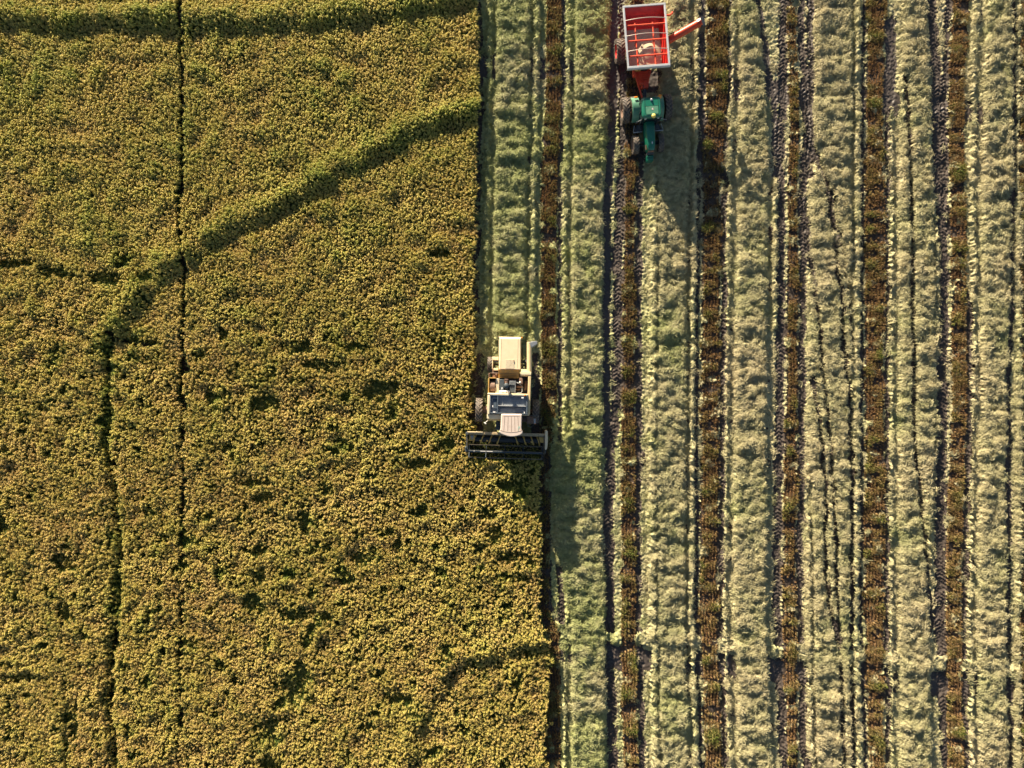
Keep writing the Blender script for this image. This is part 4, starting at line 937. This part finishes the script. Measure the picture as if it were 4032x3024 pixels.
# ============ tractor
tr = empty('tractor', 9.27, 18.35, 4.5)
tag(tr, 'green tractor with a rounded cab roof pulling the red grain cart', 'tractor')
for lx in (-1.43, -.84, .84, 1.47): wheel(tr, lx, .64, .86, .45, M['rust'], 19, phase=.15 + lx)
for lx in (-.86, .86): wheel(tr, lx, -1.70, .63, .38, M['rust'], 16, phase=.3)
m = MB(); m.box(-.24, -1.9, .55, .24, 1.0, 1.15); m.cyl((-1.5, .64, .86), (1.5, .64, .86), .11); m.cyl((-.86, -1.7, .63), (.86, -1.7, .63), .07); m.box(-.3, .8, .6, .3, 1.3, 1.2)
m.build('chassis', M['black'], tr, .02)
m = MB(); m.bar((-.8, -1.62, .80), (.8, -1.62, .80), .10, .08); m.bar((-.6, -1.8, .72), (.6, -1.8, .72), .05, .05); m.build('front_axle', M['engine'], tr, .01)
# hood: tapered, crowned
m = MB()
st = [(-.62, .34, 1.93), (-.95, .33, 1.97), (-1.5, .32, 1.93), (-2.1, .29, 1.84), (-2.38, .26, 1.76), (-2.48, .22, 1.66)]
rings = []
for y, hw, zt in st:
    rings.append([m.bm.verts.new(p) for p in ((-hw, y, 1.05), (-hw, y, zt - .22), (-hw * .82, y, zt - .04), (-hw * .35, y, zt), (hw * .35, y, zt), (hw * .82, y, zt - .04), (hw, y, zt - .22), (hw, y, 1.05))])
for a, b_ in zip(rings[:-1], rings[1:]):
    for k in range(7): m.bm.faces.new([a[k], a[k + 1], b_[k + 1], b_[k]])
m.bm.faces.new(rings[0]); m.bm.faces.new(rings[-1][::-1])
hoodt = m.build('hood', M['green'], tr, .01)
m = MB()
for s_ in (-1, 1):
    for k in range(5): m.bar((s_ * .31, -2.02 - .07 * k, 1.25), (s_ * .29, -2.08 - .07 * k, 1.6), .03, .025)
m.box(-.2, -2.515, 1.15, .2, -2.47, 1.6); m.build('grille', M['rust'], hoodt)
m = MB(); m.prism([(.02, -1.98), (.08, -2.0), (.07, -2.12), (.03, -2.14)], 1.84, 1.895); m.build('badge', M['white'], hoodt)
m = MB(); m.box(-.22, -2.62, .75, .22, -2.50, 1.32); m.build('headlight_bar', M['engine'], tr, .02)
m = MB()
for k in range(6): m.box(-.215 + k * .072, -2.98, .50, -.150 + k * .072, -2.64, 1.12)
m.box(-.24, -2.78, 1.121, .24, -2.70, 1.18); m.box(-.23, -3.0, .62, .23, -2.96, .98); m.each('front_weights', M['green'], tr, bevel=.012)
# cab
def rrect(cx, cy, hx, hy, r, n_=6, tp=0.0):
    o = []
    for (sx, sy, a0) in ((1, 1, 0), (-1, 1, 90), (-1, -1, 180), (1, -1, 270)):
        for k in range(n_ + 1):
            a = math.radians(a0 + 90 * k / n_); x = sx * (hx - r) + r * math.cos(a); y = sy * (hy - r) + r * math.sin(a)
            o.append((cx + x * (1 - tp * (hy - y)), cy + y))
    return o
m = MB(); m.prism(rrect(0, .02, .665, .69, .21), 2.50, 2.66); m.prism(rrect(0, .02, .665, .69, .21), 2.661, 2.74, .07); m.prism(rrect(0, .02, .60, .62, .18), 2.70, 2.775, .05); roof = m.build('cab_roof', M['green'], tr, .03)
m = MB()
sl = [[(-.40, .60), (-.44, .45), (-.44, -.40), (-.36, -.52)], [(.40, .60), (.44, .45), (.44, -.40), (.36, -.52)], [(-.56, .50), (-.56, -.42), (-.44, -.60)], [(.56, .50), (.56, -.42), (.44, -.60)], [(-.36, -.50), (.36, -.50)], [(-.44, .07), (.44, .07)], [(-.40, .62), (.40, .62)]]
for s_ in sl:
    for p, q in zip(s_[:-1], s_[1:]): m.bar((p[0], p[1], 2.777 if abs(p[0]) < .5 else 2.76), (q[0], q[1], 2.777 if abs(q[0]) < .5 else 2.76), .022, .014)
m.each('roof_seam', M['seam'], roof)
m = MB(); m.prism([(-.40, -.46), (.40, -.46), (.40, .05), (-.40, .05)], 2.74, 2.782); m.build('roof_hatch', M['greend'], roof, .008)  # front half paler: roof reflection put into the colour
m = MB(); m.box(-.02, -.20, 2.782, .10, -.06, 2.79); m.build('badge', M['rust'], roof)
m = MB(); m.box(.005, -.185, 2.79, .075, -.15, 2.796); m.box(.005, -.11, 2.79, .075, -.075, 2.796); m.box(.005, -.15, 2.79, .025, -.11, 2.796); m.build('badge_mark', M['white'], roof)
m = MB(); m.cyl((0, .48, 2.77), (0, .48, 2.82), .085); m.ball((0, .48, 2.84), .06, .06, .05); m.build('roof_lamp', M['steel'], tr, 0, True)
m = MB(); m.cyl((.06, -.60, 2.72), (.06, -.60, 2.86), .135, seg=28); m.ball((.06, -.60, 2.86), .13, .13, .05); m.build('position_receiver', M['yellow'], tr, .015, True)
m = MB(); m.hexa([(-.58, -.58, 1.2), (.58, -.58, 1.2), (.58, .58, 1.2), (-.58, .58, 1.2)], [(-.62, -.60, 2.495), (.62, -.60, 2.495), (.62, .62, 2.495), (-.62, .62, 2.495)]); m.build('cab_window', M['glass'], tr, .04)
m = MB()
for sx in (-1, 1):
    for y in (-.6, 0.0, .62): m.bar((sx * .60, y, 1.15), (sx * .64, y, 2.5), .05, .05)
m.each('cab_post', M['black'], tr)
for sx in (-1, 1):
    m = MB(); L = [(.62 * sx, -.25), (.62 * sx, 1.28), (1.06 * sx, 1.22), (1.10 * sx, .9), (1.08 * sx, .1), (.98 * sx, -.30)]
    ys_ = [(1.34, .9), (1.25, 1.45), (1.0, 1.80), (.64, 1.92), (.25, 1.84), (-.10, 1.55), (-.32, 1.15)]
    rings = [[m.bm.verts.new(p) for p in ((sx * .60, y, z_), (sx * 1.04, y, z_ - .02), (sx * 1.08, y, z_ - .10), (sx * 1.04, y, z_ - .06), (sx * .60, y, z_ - .04))] for y, z_ in ys_]
    for a, b_ in zip(rings[:-1], rings[1:]):
        for k in range(5): j = (k + 1) % 5; m.bm.faces.new([a[k], a[j], b_[j], b_[k]])
    m.bm.faces.new(rings[0]); m.bm.faces.new(rings[-1][::-1])
    m.build('fender', M['greend'], tr, 0, True)
    m = MB(); m.box(sx * .82 - .11, 1.02, 1.86, sx * .82 + .11, 1.12, 1.97); m.build('indicator_lamp', M['amber'], tr, .02)
m = MB(); m.hexa([(.46, .60, 2.5), (.70, .60, 2.5), (.70, .76, 2.5), (.46, .76, 2.5)], [(.46, .60, 2.68), (.70, .60, 2.68), (.70, .76, 2.66), (.46, .76, 2.66)]); m.build('tail_light', M['amber'], tr, .02)
m = MB()
for sx in (-1, 1):
    m.hexa([(sx * .38, -.55, .95), (sx * .74, -.50, .95), (sx * .98, -1.02, .95), (sx * .40, -.98, .95)][::sx], [(sx * .38, -.55, 1.12), (sx * .74, -.50, 1.12), (sx * .98, -1.02, 1.12), (sx * .40, -.98, 1.12)][::sx])
    m.box(sx * .52 - .12, -.92, 1.121, sx * .52 + .16, -.62, 1.30)
m.each('platform', M['black'], tr, bevel=.02)
m = MB()
for sx in (-1, 1): m.bar((sx * .92, -.55, 1.15), (sx * 1.02, -1.0, 1.13), .035, .04); m.bar((sx * .42, -1.0, 1.14), (sx * 1.02, -1.03, 1.14), .05, .03); m.bar((sx*.62,-.60,2.3),(sx*.98,-.74,2.3),.03,.03)
m.each('handrail', M['tankl'], tr)
m = MB()
for sx in (-1, 1): m.box(sx * .96 - .05, -.80, 2.12, sx * .96 + .05, -.74, 2.42)
m.each('mirror', M['black'], tr, bevel=.01)
m = MB(); m.box(.35, -.70, 2.52, .47, -.64, 2.62); m.box(-.5, -.70, 2.52, -.38, -.64, 2.62); m.each('work_light', M['white'], tr, bevel=.01)
m = MB(); m.cyl((.42, -.80, 1.8), (.42, -.80, 2.45), .05); m.build('exhaust_stack', M['dark'], tr, .01, True)

# ============ grain cart
gc = empty('grain_cart', 8.80, 22.79, 4.5)
tag(gc, 'red grain cart with grey rim, loaded with grain, behind the green tractor', 'grain cart')
Z = 3.3; hx, hy = 1.40, 2.05
m = MB()
T_ = [(-hx, -hy), (hx, -hy), (hx, hy), (-hx, hy)]; I_ = [(-hx + .06, -hy + .06), (hx - .06, -hy + .06), (hx - .06, hy - .06), (-hx + .06, hy - .06)]
lev_o = [(T_, Z - .02), ([(-1.17, -1.60), (1.17, -1.60), (1.22, 1.85), (-1.22, 1.85)], 2.45), ([(-.7, -.9), (.7, -.9), (.7, 1.0), (-.7, 1.0)], 1.05)]
lev_i = [(I_, Z - .02), ([(-1.22, -1.74), (1.20, -1.74), (1.20, 1.62), (-1.22, 1.62)], 2.85), ([(-1.08, -1.46), (1.00, -1.46), (1.00, .72), (-1.08, .72)], 2.35), ([(-.5, -.7), (.5, -.7), (.5, .2), (-.5, .2)], 1.25)]
rg = [[m.bm.verts.new((x, y, z_)) for x, y in L] for L, z_ in lev_o]; ri = [[m.bm.verts.new((x, y, z_)) for x, y in L] for L, z_ in lev_i]
for R_ in (rg, ri):
    for a, b_ in zip(R_[:-1], R_[1:]):
        for k in range(4): j = (k + 1) % 4; m.bm.faces.new([a[k], a[j], b_[j], b_[k]])
    m.bm.faces.new(R_[-1])
for k in range(4): j = (k + 1) % 4; m.bm.faces.new([rg[0][k], rg[0][j], ri[0][j], ri[0][k]])
binm = m.build('bin', M['red'], gc)
m = MB(); wd = .115
m.box(-hx - .01, -hy - .01, Z - .02, hx + .01, -hy + wd + .02, Z + .06); m.box(-hx - .01, hy - wd, Z - .02, hx + .01, hy + .01, Z + .06)
m.box(-hx - .01, -hy + wd + .022, Z - .02, -hx + wd, hy - wd - .002, Z + .058); m.box(hx - wd, -hy + wd + .022, Z - .02, hx + .01, hy - wd - .002, Z + .058)
m.box(-hx - .02, -hy - .05, Z - .16, hx + .02, -hy - .012, Z + .05)
m.build('rim', M['rim'], binm, .012)
m = MB()
for x in (-.66, .50): m.cyl((x, .95, 3.16), (x, -1.95, 3.16), .05, seg=10)
for y in (.80, -.22, -1.22): m.cyl((-1.32, y, 3.20), (1.32, y, 3.20), .055, seg=10)
for x in (-.66, .50): m.cyl((x, -.22, 3.1), (x + .05, -.2, 2.3), .035, seg=8); m.cyl((x, .80, 3.1), (x, 1.25, 2.5), .03, seg=8)
m.each('cross_brace', M['redf'], binm, bevel=0, smooth=True)
for y in (1.08, .06, -.94):
    m = MB(); m.tube([(-1.34 + 2.68 * t, y, 3.33 + .22 * math.sin(math.pi * t)) for t in [k / 14 for k in range(15)]], .024); m.build('bow', M['pipe'], binm, 0, True)
# unloading auger
A0, A1 = Vector((1.42, -.06, 2.35)), Vector((3.42, .54, 3.30))
m = MB(); m.cyl(A0, A1, .25, .24, 20); m.cyl(A1, A1 + (A1 - A0).normalized() * .26, .28, .26, 8); m.bar(A0.lerp(A1, .42) + Vector((0, .10, .2)), A0.lerp(A1, .42) + Vector((0, .22, .24)), .12, .05)
au = m.build('unloading_auger', M['orange'], gc, .01, True)
A2 = A1 + (A1 - A0).normalized() * .16
m = MB(); m.hexa([tuple(A2 + Vector(v)) for v in ((.10, -.34, -.75), (.50, -.28, -.75), (.44, .34, -.75), (0.05, .28, -.75))], [tuple(A2 + Vector(v)) for v in ((.05, -.32, .1), (.36, -.24, .0), (.26, .34, .02), (.0, .30, .12))]); m.build('rubber_spout', M['black'], au, .03)
m = MB(); m.cyl(A2 + Vector((-.06, .02, .22)), A2 + Vector((-.06, .02, .26)), .045); m.build('bolt', M['steel'], au)
m = MB(); m.tube([A0 + Vector((0, .30, .3)), A0.lerp(A1, .35) + Vector((0, .26, .1))], .03); m.each('lift_cylinder', M['dark'], gc, bevel=0, smooth=True)
m = MB(); m.tube([(1.42, 1.78, 2.55), (1.62, 1.66, 2.5), (1.85, 1.66, 2.5), (2.02, 1.78, 2.5), (2.06, 1.86, 2.45)], .07); m.build('auger_rest', M['redf'], gc, .01, True)
for lx in (-1.34, 1.34): wheel(gc, lx, .32, .80, .54, M['red'], 20, phase=.1)
m = MB(); m.cyl((-1.3, .32, .83), (1.3, .32, .83), .10); m.box(-.6, -1.6, .8, -.45, 1.6, 1.1); m.box(.45, -1.6, .8, .6, 1.6, 1.1); m.box(-.6, -.2, .85, .6, .8, 1.15)
m.build('frame', M['redf'], gc, .02)
m = MB(); m.bar((-.50, -1.3, 1.12), (.02, -3.35, .85), .10, .14); m.bar((.62, -1.3, 1.12), (.26, -2.45, 1.0), .10, .14); m.hexa([(-.10, -2.5, .9), (.36, -2.5, .9), (.40, -2.1, .9), (-.14, -2.1, .9)], [(-.10, -2.5, 1.2), (.36, -2.5, 1.2), (.40, -2.1, 1.25), (-.14, -2.1, 1.25)])
for k in range(5): m.bar((-.25 + .03 * k, -1.45 - .14 * k, 1.2), (.52 - .03 * k, -1.42 - .14 * k, 1.2), .05, .04)
m.prism([(-.3, -2.1), (.45, -2.1), (.6, -1.3), (-.45, -1.3)], 1.0, 1.10)
m.build('drawbar', M['redf'], gc, .012)
m = MB(); m.bar((.12, -2.45, .95), (.14, -3.45, .80), .22, .14); m.tube([(0, -2.3, 1.25), (.05, -2.7, 1.35), (.0, -2.95, 1.2), (.12, -3.3, 1.3), (.2, -3.5, 1.3)], .02); m.build('hitch', M['black'], gc, .02)
m = MB(); m.cyl((-.22, -2.2, 1.25), (-.02, -2.22, 1.25), .12, .10); m.build('jack_stand', M['redf'], gc, .01, True)

# grain lying in the cart
nx_, ny_ = 60, 72
gxx, gyy = np.meshgrid(np.linspace(-1.135, 1.10, nx_), np.linspace(-1.57, 1.06, ny_))
rr = np.hypot(gxx - .38, (gyy + .50) * 1.0)
gz = 2.50 + .24 * np.clip(1 - rr / .95, 0, 1) ** 0.9 + .16 * np.clip(1 - np.hypot(gxx + .2, gyy + 1.1) / 1.4, 0, 1)
gz += .05 * np.exp(-((rr - .62) / .07) ** 2) * (gyy > -.45) - .12 * np.clip(gyy - .4, 0, 1) 
t_ = math.radians(4.5); co = np.stack([gxx * math.cos(t_) - gyy * math.sin(t_), gxx * math.sin(t_) + gyy * math.cos(t_), gz], -1).reshape(-1, 3)
gm = new_mesh('grain', co, grid_faces(nx_, ny_), [M['grain']])
go_ = link(bpy.data.objects.new('grain', gm)); go_.location = (8.80, 22.79, 0)
tag(go_, 'tan harvested grain heaped inside the red grain cart', 'grain', kind='stuff')
